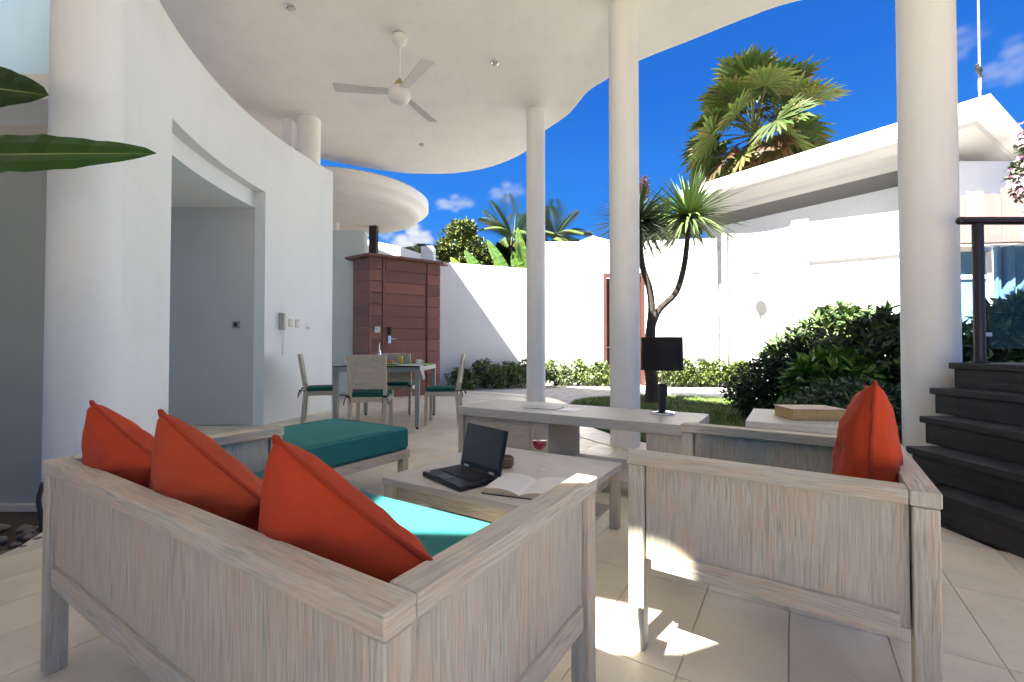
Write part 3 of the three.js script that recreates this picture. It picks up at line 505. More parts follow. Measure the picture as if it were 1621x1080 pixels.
function cushion(w, h, d) { // soft box with crowned top, seam piping
  const nx = 26, nz = 22, g = new RoundedBoxGeometry(w, h, d, 4, Math.min(.028, h * .35)); const G = uvBox(gridTop(g, w, h, d), 'x', 2); const p = G.attributes.position;
  for (let i = 0; i < p.count; i++) { const x = p.getX(i) / w * 2, z = p.getZ(i) / d * 2, y = p.getY(i); if (y > 0) p.setY(i, y + .012 * (1 - x * x) * (1 - z * z) + .007 * (fbm(x * 2.4 + w * 9, z * 2.1 + 5, 3) - .5)); }
  const top = []; for (let k = 0; k < 64; k++) { const a = k / 64 * Math.PI * 2, c = Math.cos(a), s = Math.sin(a), q = Math.pow(Math.pow(Math.abs(c), 14) + Math.pow(Math.abs(s), 14), -1 / 14); top.push([c * q * (w / 2 - .004), h / 2 - .016, s * q * (d / 2 - .004)]); }
  const pipe = tube(top, .0045, 200, 6, true); G.computeVertexNormals(); return merge([G, pipe].map(clean)).translate(0, h / 2, 0);
}
sofa('sofa', 'long whitewashed wooden sofa seen from behind, with a teal seat', 'sofa', [[-1.4736, 0, -1.4133], -ANG], 1.542, .756, 'front');
sofa('armchair', 'whitewashed wooden armchair with panelled sides at the right', 'armchair', [[.3873, 0, -1.5307], -.606], .786, .76, 'left');
// orange cushions
function pillow(w, h, T, mat, seedk) {
  const n = 36, G = new THREE.Group(), grid = (sg) => {
    const pos = [], idx = [], uv = [];
    for (let j = 0; j <= n; j++) for (let i = 0; i <= n; i++) {
      const s = i / n * 2 - 1, t = j / n * 2 - 1, r = Math.pow(Math.max(0, (1 - s * s) * (1 - t * t)), .38);
      const wr = (fbm(s * 2.2 + seedk * 7 + 20, t * 2.2 + sg * 3 + 20, 3) - .5) * .034 * r + .005 * Math.sin((s - t) * 9 + seedk) * Math.pow(Math.abs(s * t), 1.5) * 4 * (1 - Math.max(Math.abs(s), Math.abs(t)));
      const x = s * w / 2 * (1 - .06 * (1 - t * t)), y = t * h / 2 * (1 - .06 * (1 - s * s)) - .012 * r;
      pos.push(x, y, sg * (T * r * (1 - .18 * t) + wr)); uv.push(x * 2, y * 2);
    }
    for (let j = 0; j < n; j++) for (let i = 0; i < n; i++) { const a = j * (n + 1) + i; if (sg > 0) idx.push(a, a + 1, a + n + 2, a, a + n + 2, a + n + 1); else idx.push(a, a + n + 2, a + 1, a, a + n + 1, a + n + 2); }
    const g = new THREE.BufferGeometry(); g.setIndex(idx); g.setAttribute('position', new THREE.Float32BufferAttribute(pos, 3)); g.setAttribute('uv', new THREE.Float32BufferAttribute(uv, 2)); g.computeVertexNormals(); return g;
  };
  const b = []; const E = (s, t) => [s * w / 2 * (1 - .06 * (1 - t * t)), t * h / 2 * (1 - .06 * (1 - s * s)), 0];
  for (let k = 0; k < 20; k++) b.push(E(-1 + k / 10, -1)); for (let k = 0; k < 20; k++) b.push(E(1, -1 + k / 10)); for (let k = 0; k < 20; k++) b.push(E(1 - k / 10, 1)); for (let k = 0; k < 20; k++) b.push(E(-1, 1 - k / 10));
  return { faces: merge([grid(1), grid(-1)]), pipe: tube(b, .0055, 320, 7, true) };
}
function placePillow(label, base, ang, local, turnY, roll, lean, mat, k, size = .46, T = .108) {
  // base: frame origin and angle; local: centre in the frame
  const p = pillow(size, size, T, mat, k);
  const t = thing('orange_cushion', label, 'cushion', [0, 0, 0], 0, 'orange scatter cushions');
  const c = Math.cos(ang), s = Math.sin(ang); const [u, y, v] = local;
  t.position.set(base[0] + u * c + v * s, y, base[1] + u * s - v * c);
  t.rotation.order = 'YXZ'; t.rotation.set(lean, -ang + turnY, roll);
  part('cover', p.faces, mat, t); part('piping', p.pipe, orangePipe, t);
}
const SB = [-1.4736, -1.4133];
placePillow('leftmost orange cushion on the long sofa', SB, ANG, [.245, .582, .165], .0, -.38, .32, orange, 1, .41);
placePillow('middle orange cushion of the three on the long sofa', SB, ANG, [.725, .575, .17], .0, -.46, .32, orange2, 2, .42);
placePillow('orange cushion on the long sofa nearest the camera', SB, ANG, [1.215, .562, .175], .0, -.47, .3, orange, 3, .41);
placePillow('lone orange cushion on the armchair at right', [.3873, -1.5307], .606, [.665, .675, .36], -Math.PI / 2 - .02, .1, -.06, orange, 4, .42, .084);

// daybed bench beyond the sofa
{
  const o = [-1.4736 + U[0] * -1.15 + VV[0] * .93, -1.4133 + U[1] * -1.15 + VV[1] * .93]; const w = .82, d = 1.0;
  const t = thing('bench', 'low whitewashed bench with a thick teal cushion beyond the sofa', 'bench', [o[0], 0, o[1]], -ANG);
  part('frame', [bx(w, .06, .05, w / 2, .255, -.025, 'x', .004), bx(w, .06, .05, w / 2, .255, -d + .025, 'x', .004), bx(.05, .06, d - .1, .025, .255, -d / 2, 'z', .004), bx(.05, .06, d - .1, w - .025, .255, -d / 2, 'z', .004), bx(w - .1, .02, d - .1, w / 2, .27, -d / 2, 'x', .002)], wood, t);
  for (const [x, z] of [[.035, -.035], [w - .035, -.035], [.035, -d + .035], [w - .035, -d + .035]]) part('leg', bx(.055, .225, .055, x, .1125, z, 'y', .004), wood, t);
  part('cushion', cushion(w - .005, .155, d - .005).translate(w / 2, .286, -d / 2), teal, t);
}
// coffee table
const CT = [-.647, -2.253], TA = .55, TH0 = .36;
{
  const w = .93, d = .9, t = thing('coffee_table', 'low square whitewashed coffee table between the sofa and the armchair', 'coffee table', [CT[0], 0, CT[1]], -TA);
  part('top', bx(w, .035, d, w / 2, TH0 - .0175, -d / 2, 'x', .004), woodTop, t);
  for (const [x, z] of [[.03, -.03], [w - .03, -.03], [.03, -d + .03], [w - .03, -d + .03]]) part('leg', bx(.05, TH0 - .036, .05, x, (TH0 - .036) / 2, z, 'y', .003), wood, t);
  part('apron', [bx(w - .115, .075, .025, w / 2, TH0 - .075, -.06, 'x', .003), bx(w - .115, .075, .025, w / 2, TH0 - .075, -d + .06, 'x', .003)], wood, t); part('apron', [bx(.025, .075, d - .16, .06, TH0 - .075, -d / 2, 'z', .003), bx(.025, .075, d - .16, w - .06, TH0 - .075, -d / 2, 'z', .003)], wood, t);
  part('shelf', bx(w - .11, .025, d - .11, w / 2, .12, -d / 2, 'x', .003), wood, t);
}
// laptop
{
  const t = thing('laptop', 'open black laptop with a dark screen on the coffee table', 'laptop', [-.375, TH0, -2.325], -.86);
  // local: x to the right along the hinge, -z towards the screen; origin at the base centre-left
  const g = bx(.335, .024, .235, .165, .014, -.02, 'x', .006); part('base', g, black, t);
  part('keyboard', (() => { const k = []; for (let r = 0; r < 6; r++) for (let c = 0; c < 14; c++) k.push(bx(.0165, .004, r ? .0165 : .01, .165 - .133 + c * .0205, .028, .005 - .1 + (5 - (5 - r)) * .0195 + .005, 'x', .001)); return k; })(), S('keys', [.02, .02, .022], .55), t);
  part('touchpad', bx(.085, .002, .048, .15, .0266, .062, 'x', .001), S('pad', [.035, .035, .038], .35), t);
  part('palm_sticker', bx(.025, .001, .018, .025, .0268, .078, 'x', .0003), S('sticker', [.35, .36, .4], .4), t);
  const lid = new THREE.Matrix4().makeRotationX(-.22).setPosition(.165, .026, -.132);
  const L = part('lid', bx(.335, .22, .012, 0, .11, -.004, 'y', .005).applyMatrix4(lid), black, t);
  part('screen', bx(.305, .182, .003, 0, .117, .0035, 'y', .001).applyMatrix4(lid), S('screen', [.06, .062, .068], .18), L);
  part('hinge', [new THREE.CylinderGeometry(.008, .008, .04, 12).rotateZ(Math.PI / 2).translate(.06, .028, -.134), new THREE.CylinderGeometry(.008, .008, .04, 12).rotateZ(Math.PI / 2).translate(.27, .028, -.134)], metal, t);
}
// wine glass
{
  const t = thing('wine_glass', 'stemmed wine glass half full of red wine on the coffee table', 'wine glass', [.145, TH0, -2.385]);
  const gm = new THREE.MeshPhysicalMaterial({ transmission: 1, thickness: 0, roughness: .01, ior: 1.45, side: THREE.DoubleSide });
  part('bowl', lathe([[.004, .098], [.018, .103], [.034, .12], [.0405, .142], [.040, .165], [.034, .2], [.0325, .212], [.0318, .212], [.0335, .2], [.0392, .165], [.0396, .142], [.0333, .121], [.0175, .1045], [0, .1]], 40), gm, t);
  part('stem', lathe([[0, .0], [.036, .0], [.036, .002], [.012, .007], [.004, .02], [.0035, .08], [.006, .0965], [0, .099]], 32), gm, t);
  const wine = new THREE.MeshPhysicalMaterial({ transmission: .55, thickness: 0, roughness: .03, ior: 1.34 }); wine.color.setRGB(.62, .012, .035);
  part('wine', lathe([[0, .1012], [.0172, .1052], [.0328, .1215], [.0388, .142], [.0386, .155], [0, .155]], 40), wine, t);
}
// open book
{
  const t = thing('open_book', 'thick open book lying on the near edge of the coffee table', 'book', [.075, TH0, -2.055], -.36);
  const pos = [], uv = [], side = []; const W = .165, Dp = .125, n = 16; const prof = x => .006 + .03 * Math.pow(Math.sin(Math.min(1, x / W * 1.12 + .02) * Math.PI * .62), .7) * (1 - .25 * x / W);
  const mk = (s) => { const T = new Tri(), o = [1, 1, 1]; for (let i = 0; i < n; i++) { const a = i / n * W, b = (i + 1) / n * W, q = (x, y, z) => V(s * x, y, z); const ya = prof(a), yb = prof(b); T.quad(q(a, ya, Dp), q(b, yb, Dp), q(b, yb, -Dp), q(a, ya, -Dp), o); T.quad(q(a, .004, Dp), q(b, .004, Dp), q(b, yb, Dp), q(a, ya, Dp), o); T.quad(q(a, .004, -Dp), q(b, .004, -Dp), q(b, yb, -Dp), q(a, ya, -Dp), o); } const z = W; T.quad(V(s * z, .004, Dp), V(s * z, .004, -Dp), V(s * z, prof(z), -Dp), V(s * z, prof(z), Dp), o); const g = T.geo(); g.deleteAttribute('color'); const p = g.attributes.position, nn = g.attributes.normal, u = g.attributes.uv; for (let i = 0; i < p.count; i++) { if (Math.abs(nn.getY(i)) > .5) u.setXY(i, Math.abs(p.getX(i)) / W * .5, (p.getZ(i) + Dp) / (2 * Dp)); else u.setXY(i, .75, p.getY(i) * 12); } return g; };
  const paper = tex(512, (u, v) => { if (u > .5) { const l = .5 + .5 * Math.sin(v * 512 * .9); const b = .62 + .16 * l; return [toS(b), toS(b * .84), toS(b * .6)]; } const x = u * 2, ln = (v * 44) % 1; let s = .78; if (x > .12 && x < .88 && v > .08 && v < .92 && ln > .35 && ln < .68) { const w = vnoise(x * 70 + Math.floor(v * 44) * 13, Math.floor(v * 44), 4096, 4096); if (w > .3 && !(x > .88 - .5 * (Math.floor(v * 44) % 7 === 0))) s -= .16; } return [toS(s), toS(s * .985), toS(s * .95)]; }, true);
  const pm = new THREE.MeshStandardMaterial({ map: paper, roughness: .8, side: THREE.DoubleSide });
  part('page_block', mk(1), pm, t); part('page_block', mk(-1), pm, t);
  part('cover', [bx(.176, .004, .262, .089, .002, 0, 'x', .001), bx(.176, .004, .262, -.089, .002, 0, 'x', .001)], S('book cover', [.03, .035, .03], .5), t);
}
{ const t = thing('wooden_bowl', 'small tan woven bowl behind the laptop', 'bowl', [-.035, TH0, -2.45]); const m = new THREE.MeshStandardMaterial({ map: woodTop.map, roughness: .7 }); m.color.setRGB(.55, .36, .19); part('bowl', lathe([[0, 0], [.034, 0], [.043, .012], [.045, .035], [.042, .056], [.038, .058], [.036, .05], [.037, .02], [.03, .01], [0, .01]]), m, t); for (let k = 0; k < 3; k++) part('band', new THREE.TorusGeometry(.0445, .003, 6, 40).rotateX(Math.PI / 2).translate(0, .014 + k * .017, 0), m, t); }
// console
const CO = [-.454, -3.766], CA = .55, CH = .52;
{
  const w = 1.86, d = .62, t = thing('console', 'long low whitewashed console with a drawer and an open bay', 'console table', [CO[0], 0, CO[1]], -CA);
  part('top', bx(w, .07, d, w / 2, CH - .035, -d / 2, 'x', .004), woodTop, t);
  part('side', bx(.05, CH - .072, d - .01, .025, (CH - .072) / 2, -d / 2, 'y', .003), wood, t); part('side', bx(.3, CH - .072, d - .01, w - .15, (CH - .072) / 2, -d / 2, 'y', .003), wood, t);
  part('divider', bx(.12, CH - .13, d - .03, .78, (CH - .13) / 2 + .057, -d / 2, 'y', .003), wood, t);
  part('bottom', bx(w - .355, .05, d - .02, .05 + (w - .35) / 2, .085, -d / 2, 'x', .003), wood, t);
  part('plinth', bx(w - .4, .06, d - .1, w / 2, .03, -d / 2, 'x', .003), wood, t);
  part('cabinet', [bx(.66, .33, .02, .385, .282, -.035, 'x', .003), bx(.66, .33, .02, .385, .282, -d + .02, 'x', .003)], wood, t);
  const dr = part('drawer', bx(.56, .25, .018, .4, .285, -.02, 'x', .004), wood, t); part('pull', bx(.1, .016, .016, .4, .385, -.008, 'x', .004), wood, dr);
}
const onCon = (a, b) => [CO[0] + a * Math.cos(CA) + b * Math.sin(CA), CH, CO[1] + a * Math.sin(CA) - b * Math.cos(CA)];
{ // lamp
  const t = thing('table_lamp', 'black table lamp with a drum shade and chrome base on the console', 'lamp', [1.11, CH, -3.33]);
  part('base', lathe([[0, 0], [.088, 0], [.09, .006], [.086, .016], [.03, .022], [0, .024]], 40), chrome, t);
  part('stem', [bx(.042, .2, .042, 0, .122, 0, 'y', .004), bx(.014, .08, .014, .032, .17, 0, 'y', .003)], blackSoft, t);
  part('rod', cyl(.007, .007, .3, 0, .36, 0, 12), chrome, t);
  part('lamp_shade', lathe([[.15, .325], [.1505, .325], [.1475, .565], [.147, .565], [.1465, .564], [.1495, .326]], 48), new THREE.MeshStandardMaterial({ color: 0x060608, roughness: .8, side: THREE.DoubleSide }), t);
  part('shade_ring', [new THREE.TorusGeometry(.147, .003, 6, 48).rotateX(Math.PI / 2).translate(0, .563, 0), new THREE.TorusGeometry(.150, .003, 6, 48).rotateX(Math.PI / 2).translate(0, .326, 0), ...[0, 1, 2].map(k => new THREE.CylinderGeometry(.002, .002, .147, 6).rotateZ(Math.PI / 2).translate(.0735, .52, 0).rotateY(k * 2.094))], blackSoft, t);
  part('bulb', new THREE.SphereGeometry(.028, 16, 12).translate(0, .44, 0), S('bulb', [.7, .7, .68], .3), t);
  part('switch_chain', tube([[.045, .33, .02], [.047, .26, .02], [.047, .245, .02]], .0015, 10, 5), chrome, t);
}
{
  const pm = [S('paper', [.66, .66, .66], .5), S('paper print', [.42, .40, .38], .5)];
  const t = thing('magazine', 'grey magazine lying flat on the console', 'magazine', onCon(.66, .29), -CA + .12); part('pages', bx(.28, .006, .2, 0, .003, 0, 'x', .001), pm[0], t); part('cover', bx(.278, .0012, .198, 0, .0068, 0, 'x', .0003), pm[1], t);
  const b = thing('leaflet', 'white folded leaflet on the console beside the grey magazine', 'leaflet', onCon(.9, .27), -CA - .1); part('sheet', bx(.15, .003, .21, 0, .0016, 0, 'x', .0008), pm[0], b); part('printed_band', bx(.13, .0008, .04, 0, .0035, .07, 'x', .0002), pm[1], b);
}
{ // side table behind the armchair with a book
  const o = [1.46, -2.82], w = .66, d = .7, h = .55, t = thing('side_table', 'whitewashed side table behind the armchair', 'side table', [o[0], 0, o[1]], -ANG);
  part('top', bx(w, .04, d, w / 2, h - .02, -d / 2, 'x', .004), woodTop, t); for (const [x, z] of [[.03, -.03], [w - .03, -.03], [.03, -d + .03], [w - .03, -d + .03]]) part('leg', bx(.05, h - .041, .05, x, (h - .041) / 2, z, 'y', .003), wood, t);
  part('apron', [bx(w - .12, .07, .025, w / 2, h - .078, -.04, 'x', .003), bx(w - .12, .07, .025, w / 2, h - .078, -d + .04, 'x', .003)], wood, t);
  const b = thing('closed_book', 'thick closed book with tan page edges on the side table', 'book', [1.93, h, -2.93], -.08);
  const pg = tex(256, (u, v) => { const s = .8 + .35 * (vnoise(u * 3, v * 120, 3, 120) - .5); return [toS(s), toS(s), toS(s)]; }, true); const pgm = new THREE.MeshStandardMaterial({ map: pg, roughness: .8 }); pgm.color.setRGB(.66, .46, .20);
  part('page_block', bx(.315, .062, .23, 0, .035, 0, 'x', .003, 4), pgm, b); const cm = S('tan cover', [.40, .27, .18], .55); part('cover', bx(.33, .006, .242, 0, .069, 0, 'x', .002), cm, b); part('cover', bx(.33, .005, .242, 0, .0025, 0, 'x', .002), cm, b);
}
// dining set
const DT = [-1.69, -6.2], DH = .785;
{
  const t = thing('dining_table', 'square dining table with a dark glass top and grey metal legs', 'dining table', [DT[0], 0, DT[1]]);
  part('top', bx(1.08, .012, 1.24, 0, DH - .006, 0, 'x', .003), S('smoked glass', [.015, .035, .03], .06), t);
  part('frame', [bx(.96, .06, .04, 0, DH - .043, .59, 'x', .003), bx(.96, .06, .04, 0, DH - .043, -.59, 'x', .003), bx(.04, .06, 1.1, .515, DH - .043, 0, 'z', .003), bx(.04, .06, 1.1, -.515, DH - .043, 0, 'z', .003)], greyMetal, t);
  for (const [x, z] of [[-.51, .585], [.51, .585], [-.51, -.585], [.51, -.585]]) { const l = part('leg', bx(.055, DH - .045, .055, x, (DH - .045) / 2 + .03, z, 'y', .004), greyMetal, t); part('foot', cyl(.016, .02, .03, x, .015, z, 12), darkMetal, l); }
}
const chair0 = thing('dining_chair', '', 'dining chair', [0, 0, 0]);
{
  const t = chair0, w = .46;
  for (const s of [-1, 1]) part('rear_leg', [bar([s * .2, 0, -.23], [s * .2, .46, -.195], .042, .045), bar([s * .2, .44, -.197], [s * .2, .93, -.275], .042, .035)], wood, t);
  for (const s of [-1, 1]) part('front_leg', [bar([s * .205, 0, .205], [s * .2, .42, .2], .042, .042)], wood, t);
  part('seat_frame', [bx(.44, .055, .03, 0, .405, .2, 'x', .003), bx(.36, .055, .03, 0, .405, -.19, 'x', .003), bx(.03, .055, .36, .205, .405, 0, 'z', .003), bx(.03, .055, .36, -.205, .405, 0, 'z', .003), bx(.4, .014, .38, 0, .43, .005, 'x', .002)], wood, t);
  const M = new THREE.Matrix4().makeRotationX(-.158).setPosition(0, .52, -.207);
  part('back_panel', [bx(.36, .07, .03, 0, .05, 0, 'x', .003), bx(.36, .08, .03, 0, .375, 0, 'x', .003), bx(.05, .26, .03, -.165, .21, 0, 'y', .003), bx(.05, .26, .03, .165, .21, 0, 'y', .003), bx(.29, .25, .014, 0, .21, 0, 'x', .002)].map(g => g.applyMatrix4(M)), wood, t);
  part('seat_cushion', cushion(.43, .05, .4).translate(0, .437, .01), tealDark, t);
  for (const s of [-1, 1]) part('tie', [tube([[s * .19, .455, -.17], [s * .235, .45, -.2], [s * .235, .452, -.25], [s * .19, .45, -.255]], .006, 16, 6), tube([[s * .2, .452, -.255], [s * .235, .43, -.27], [s * .25, .36, -.28]], .006, 12, 6), tube([[s * .2, .452, -.255], [s * .18, .42, -.27], [s * .185, .375, -.275]], .006, 12, 6), new THREE.SphereGeometry(.014, 8, 6).translate(s * .2, .45, -.258)], blackSoft, t);
}
chair0.position.set(-1.7, 0, -5.44); chair0.rotation.y = Math.PI + .1; chair0.userData.label = 'dining chair with its back to the camera, in front of the dining table'; chair0.userData.group = 'chairs around the dining table';
copy(chair0, [-2.62, 0, -6.2], 1.2, 'dining chair beside the curved wall, left of the dining table');
copy(chair0, [-.93, 0, -6.13], -Math.PI / 2 - .02, 'dining chair right of the dining table, seen from the side');
copy(chair0, [-1.74, 0, -7.05], .03, 'dining chair behind the dining table, facing the camera');
{ // things on the dining table
  const y = DH, gm = S('green mat', [.20, .46, .03], .8), ch = S('china', [.78, .78, .77], .2), cloth = fabric([.68, .70, .72]);
  const mat = (x, z, t, l) => solo('placemat', bx(.5, .003, .36, 0, .0015, 0, 'x', .001).rotateY(t).translate(x, y, z), gm, l, 'placemat', 'green placemats on the dining table');
  mat(-1.45, -5.78, 0, 'bright green placemat at the front of the dining table'); mat(-1.33, -6.3, 1.57, 'bright green placemat at the right side of the dining table');
  { const n = solo('napkin', (() => { const T = new Tri(), o = [1, 1, 1]; const P = (u, v) => { const drop = Math.max(0, u - .5) ; return V(-1.42 + Math.min(u, .5) * .58 + drop * .06, y + .012 - drop * .36 + .006 * Math.sin(v * 9 + u * 5), -5.72 + v * .2 - (u > .5 ? (u - .5) * .1 * (v - .3) : 0) + .012 * Math.sin(u * 12)); }; for (let i = 0; i < 24; i++) for (let j = 0; j < 8; j++) T.quad(P(i / 24, j / 8), P((i + 1) / 24, j / 8), P((i + 1) / 24, (j + 1) / 8), P(i / 24, (j + 1) / 8), o); const g = T.geo(); g.deleteAttribute('color'); return g; })(), cloth, 'white napkin draped over the right edge of the dining table', 'napkin'); }
  const pl = thing('plate', 'white plate with a pastry on the dining table', 'plate', [-1.6, y + .004, -5.9]); part('dish', lathe([[0, 0], [.07, 0], [.12, .016], [.125, .019], [.118, .021], [.07, .007], [0, .006]]), ch, pl);
  const cr = solo('croissant', (() => { const pts = []; for (let k = 0; k <= 12; k++) { const a = -1.1 + k / 12 * 2.2; pts.push(V(Math.sin(a) * .075, 0, Math.cos(a) * .06 - .05)); } const g = new THREE.TubeGeometry(new THREE.CatmullRomCurve3(pts), 40, .032, 12); const p = g.attributes.position; const c = new THREE.CatmullRomCurve3(pts); for (let i = 0; i < p.count; i++) { const k = Math.floor(i / 13) / 40, s = Math.sin(Math.PI * (.06 + .88 * k)) * (1 + .1 * Math.sin(k * 44)); const q = c.getPointAt(k); p.setXYZ(i, q.x + (p.getX(i) - q.x) * s, (p.getY(i) - q.y) * s, q.z + (p.getZ(i) - q.z) * s); } g.computeVertexNormals(); return g.translate(-1.61, y + .045, -5.88); })(), S('crust', [.50, .20, .07], .6), 'golden brown croissant on the white plate', 'croissant');
  const ju = thing('juice_glass', 'tall glass of orange juice on the dining table', 'glass', [-1.51, y, -6.1]); part('glass', lathe([[0, .002], [.024, .002], [.026, .01], [.036, .19], [.0352, .19], [.0252, .012], [0, .01]]), glassMat, ju); part('juice', lathe([[0, .0105], [.0248, .0125], [.031, .12], [0, .12]]), S('juice', [.80, .47, .02], .25), ju);
  const cup = thing('cup', 'white cup left of the croissant on the dining table', 'cup', [-1.72, y, -6.0]); part('bowl', lathe([[0, 0], [.028, 0], [.04, .03], [.042, .07], [.039, .07], [.036, .03], [0, .006]]), ch, cup); part('handle', new THREE.TorusGeometry(.02, .004, 8, 20).translate(.05, .04, 0), ch, cup);
  const c2 = copy(cup, [-1.27, y, -6.12], .6, 'white cup on a saucer at the right of the dining table'); part('saucer', lathe([[0, 0], [.05, 0], [.075, .012], [.07, .014], [0, .004]]), ch, c2);
  copy(cup, [-2.12, y, -5.75], 2.2, 'white cup near the left corner of the dining table');
  const cd = thing('condiment_set', 'chrome condiment holder with two glass cruets on the dining table', 'condiment set', [-1.93, y, -6.12]);
  part('tray', bx(.15, .012, .08, 0, .006, 0, 'x', .004), chrome, cd); for (const s of [-1, 1]) { const b = part('cruet', lathe([[0, .013], [.026, .013], [.03, .03], [.028, .085], [.012, .105], [.012, .12], [0, .12]]).translate(s * .036, 0, 0), whitePlastic, cd); part('stopper', new THREE.SphereGeometry(.015, 12, 8).translate(s * .036, .13, 0), blackSoft, b); }
  const pm = thing('pepper_mill', 'tall slim silver mill beside the condiment holder', 'pepper mill', [-1.8, y, -6.1]); part('body', lathe([[0, 0], [.024, 0], [.026, .05], [.018, .1], [.022, .15], [.014, .2], [0, .21]]), chrome, pm); part('spire', cyl(.004, .006, .1, 0, .25, 0, 10), chrome, pm);
}

// ---------------------------------------------------------------- planting
const G1 = [0.0168, 0.039, 0.0096], G2 = [0.045, 0.09, 0.018], Y1 = [0.06, 0.096, 0.012], Y2 = [0.132, 0.168, 0.03];
function shrub(name, label, pos, blobs, n, L, w, cols, group, bend) {
  const t = thing(name, label, 'shrub', pos, 0, group); part('foliage', foliage(blobs, n, L, w, cols, bend), leafMat, t);
  const st = []; for (let k = 0; k < 7; k++) { const b = blobs[k % blobs.length], a = rr(0, 6.28); st.push(tube([[rr(-.05, .05), 0, rr(-.05, .05)], [b[0] * .5 + rr(-.05, .05), b[1] * .5, b[2] * .5], [b[0] + Math.cos(a) * b[3] * .5, b[1] + b[4] * .3, b[2] + Math.sin(a) * b[5] * .5]], .012, 8, 5)); } part('stems', st, barkMat, t); return t;
}
// low planting along the far wall
{
  let k = 0; const W = (x) => x < .6 ? -11.4 - (x + 2.2) * .4136 + .5 : x < 2.6 ? -12.2 : -12.1 + (x - 2.6) * .08;
  const xs = []; for (let x = -1.35; x < 2.45; x += .62) xs.push(x); for (let x = 4.0; x < 6.1; x += .5) xs.push(x);
  for (const x of xs) { const sun1 = x > 3.8, h = rr(.26, .42); shrub('low_shrub', sun1 ? 'low yellow-green shrub in the sunlit row at the foot of the far wall' : 'low green shrub in the row left of the door at the far wall', [x + rr(-.06, .06), 0, W(x)], [[0, h, 0, .34, h * .85, .3], [rr(-.2, .2), h * 1.1, 0, .2, h * .7, .2], [rr(.2, .35), h * .7, .05, .22, h * .7, .25]], 380, .1, .045, sun1 ? [[.05, .085, .012], [.12, .155, .03]] : [[.09, .14, .035], [.20, .25, .08]], sun1 ? 'sunlit low shrubs along the far wall' : 'low shrubs along the far wall'); k++; }
}
shrub('round_shrub', 'dense dark rounded shrub right of the lawn', [3.75, 0, -6.6], [[0, .42, 0, .62, .45, .55], [.25, .5, .1, .5, .42, .5], [-.1, .3, .25, .55, .3, .4]], 2600, .07, .035, [[0.0184, 0.0428, 0.0143], [0.0459, 0.0867, 0.0224]]);
shrub('tall_shrub', 'tall loose shrub with dark glossy leaves against the sunlit right wall', [5.1, 0, -6.9], [[-.3, .85, 0, .7, .72, .6], [.5, .95, -.1, .75, .72, .6], [-.05, 1.3, 0, .5, .36, .5], [.9, .75, .2, .7, .7, .6], [-.7, .8, 0, .45, .4, .5]], 1500, .19, .062, [[.045, .09, .022], [.12, .18, .055]]);
shrub('tall_shrub', 'tall dark shrub just left of the stout column', [4.45, 0, -5.6], [[0, .7, 0, .7, .65, .5], [.35, .95, 0, .5, .5, .45], [-.35, .55, .1, .5, .45, .45]], 1250, .17, .058, [[.04, .08, .022], [.11, .165, .05]]);
shrub('bright_shrub', 'low shrub with broad bright green leaves in front of the tall shrubs', [3.75, 0, -5.35], [[0, .5, 0, .42, .38, .35], [.2, .65, 0, .3, .25, .3]], 420, .2, .1, [[0.0612, 0.153, 0.0153], [0.1428, 0.2856, 0.0306]]);
shrub('grey_green_shrub', 'feathery grey-green shrub behind the side table', [3.4, 0, -4.6], [[0, .35, 0, .55, .32, .4], [.4, .3, .1, .4, .3, .35]], 1300, .1, .03, [[0.051, 0.0918, 0.0408], [0.1224, 0.1836, 0.0918]]);
shrub('stair_shrub', 'dark shrub behind the glass railing at right', [4.9, 0, -4.6], [[0, .75, 0, .6, .6, .45], [.6, .85, 0, .6, .6, .45], [-.25, .6, 0, .45, .5, .4], [.4, 1.25, 0, .4, .25, .35], [1.0, .9, 0, .5, .5, .4]], 1900, .15, .055, [[0.0306, 0.0663, 0.0224], [0.0765, 0.1428, 0.0459]]);

// rosette tree (long strap leaves) on two stems
function rosette(c, n, L, w, cols, droop = .5) {
  const T = new Tri();
  for (let k = 0; k < n; k++) {
    const a = k * 2.39996 + rr(-.2, .2), e = Math.asin(rr(-.55, .98)), d = V(Math.cos(a) * Math.cos(e), Math.sin(e), Math.sin(a) * Math.cos(e)), s = V(-Math.sin(a), 0, Math.cos(a)); const col = mixc(cols[0], cols[1], rnd()), l = L * rr(.8, 1.1), dr = droop * rr(.2, .6); const N = 5; let pl, pr, pm;
    for (let i = 0; i <= N; i++) { const t = i / N, P = V(...c).addScaledVector(d, l * t); P.y -= dr * l * t * t * Math.cos(e); const hw = w / 2 * (t < .15 ? .6 + t * 2.7 : Math.pow(1 - (t - .15) / .85, .7)) + .0008; const nrm = V(0, 1, 0).addScaledVector(d, -d.y).normalize(); const l1 = P.clone().addScaledVector(s, hw).addScaledVector(nrm, hw * .35), r1 = P.clone().addScaledVector(s, -hw).addScaledVector(nrm, hw * .35); if (i) { T.quad(pl, l1, P, pm, col); T.quad(pm, P, r1, pr, col.map(v => v * .85)); } pl = l1; pr = r1; pm = P; }
  }
  return T.geo();
}
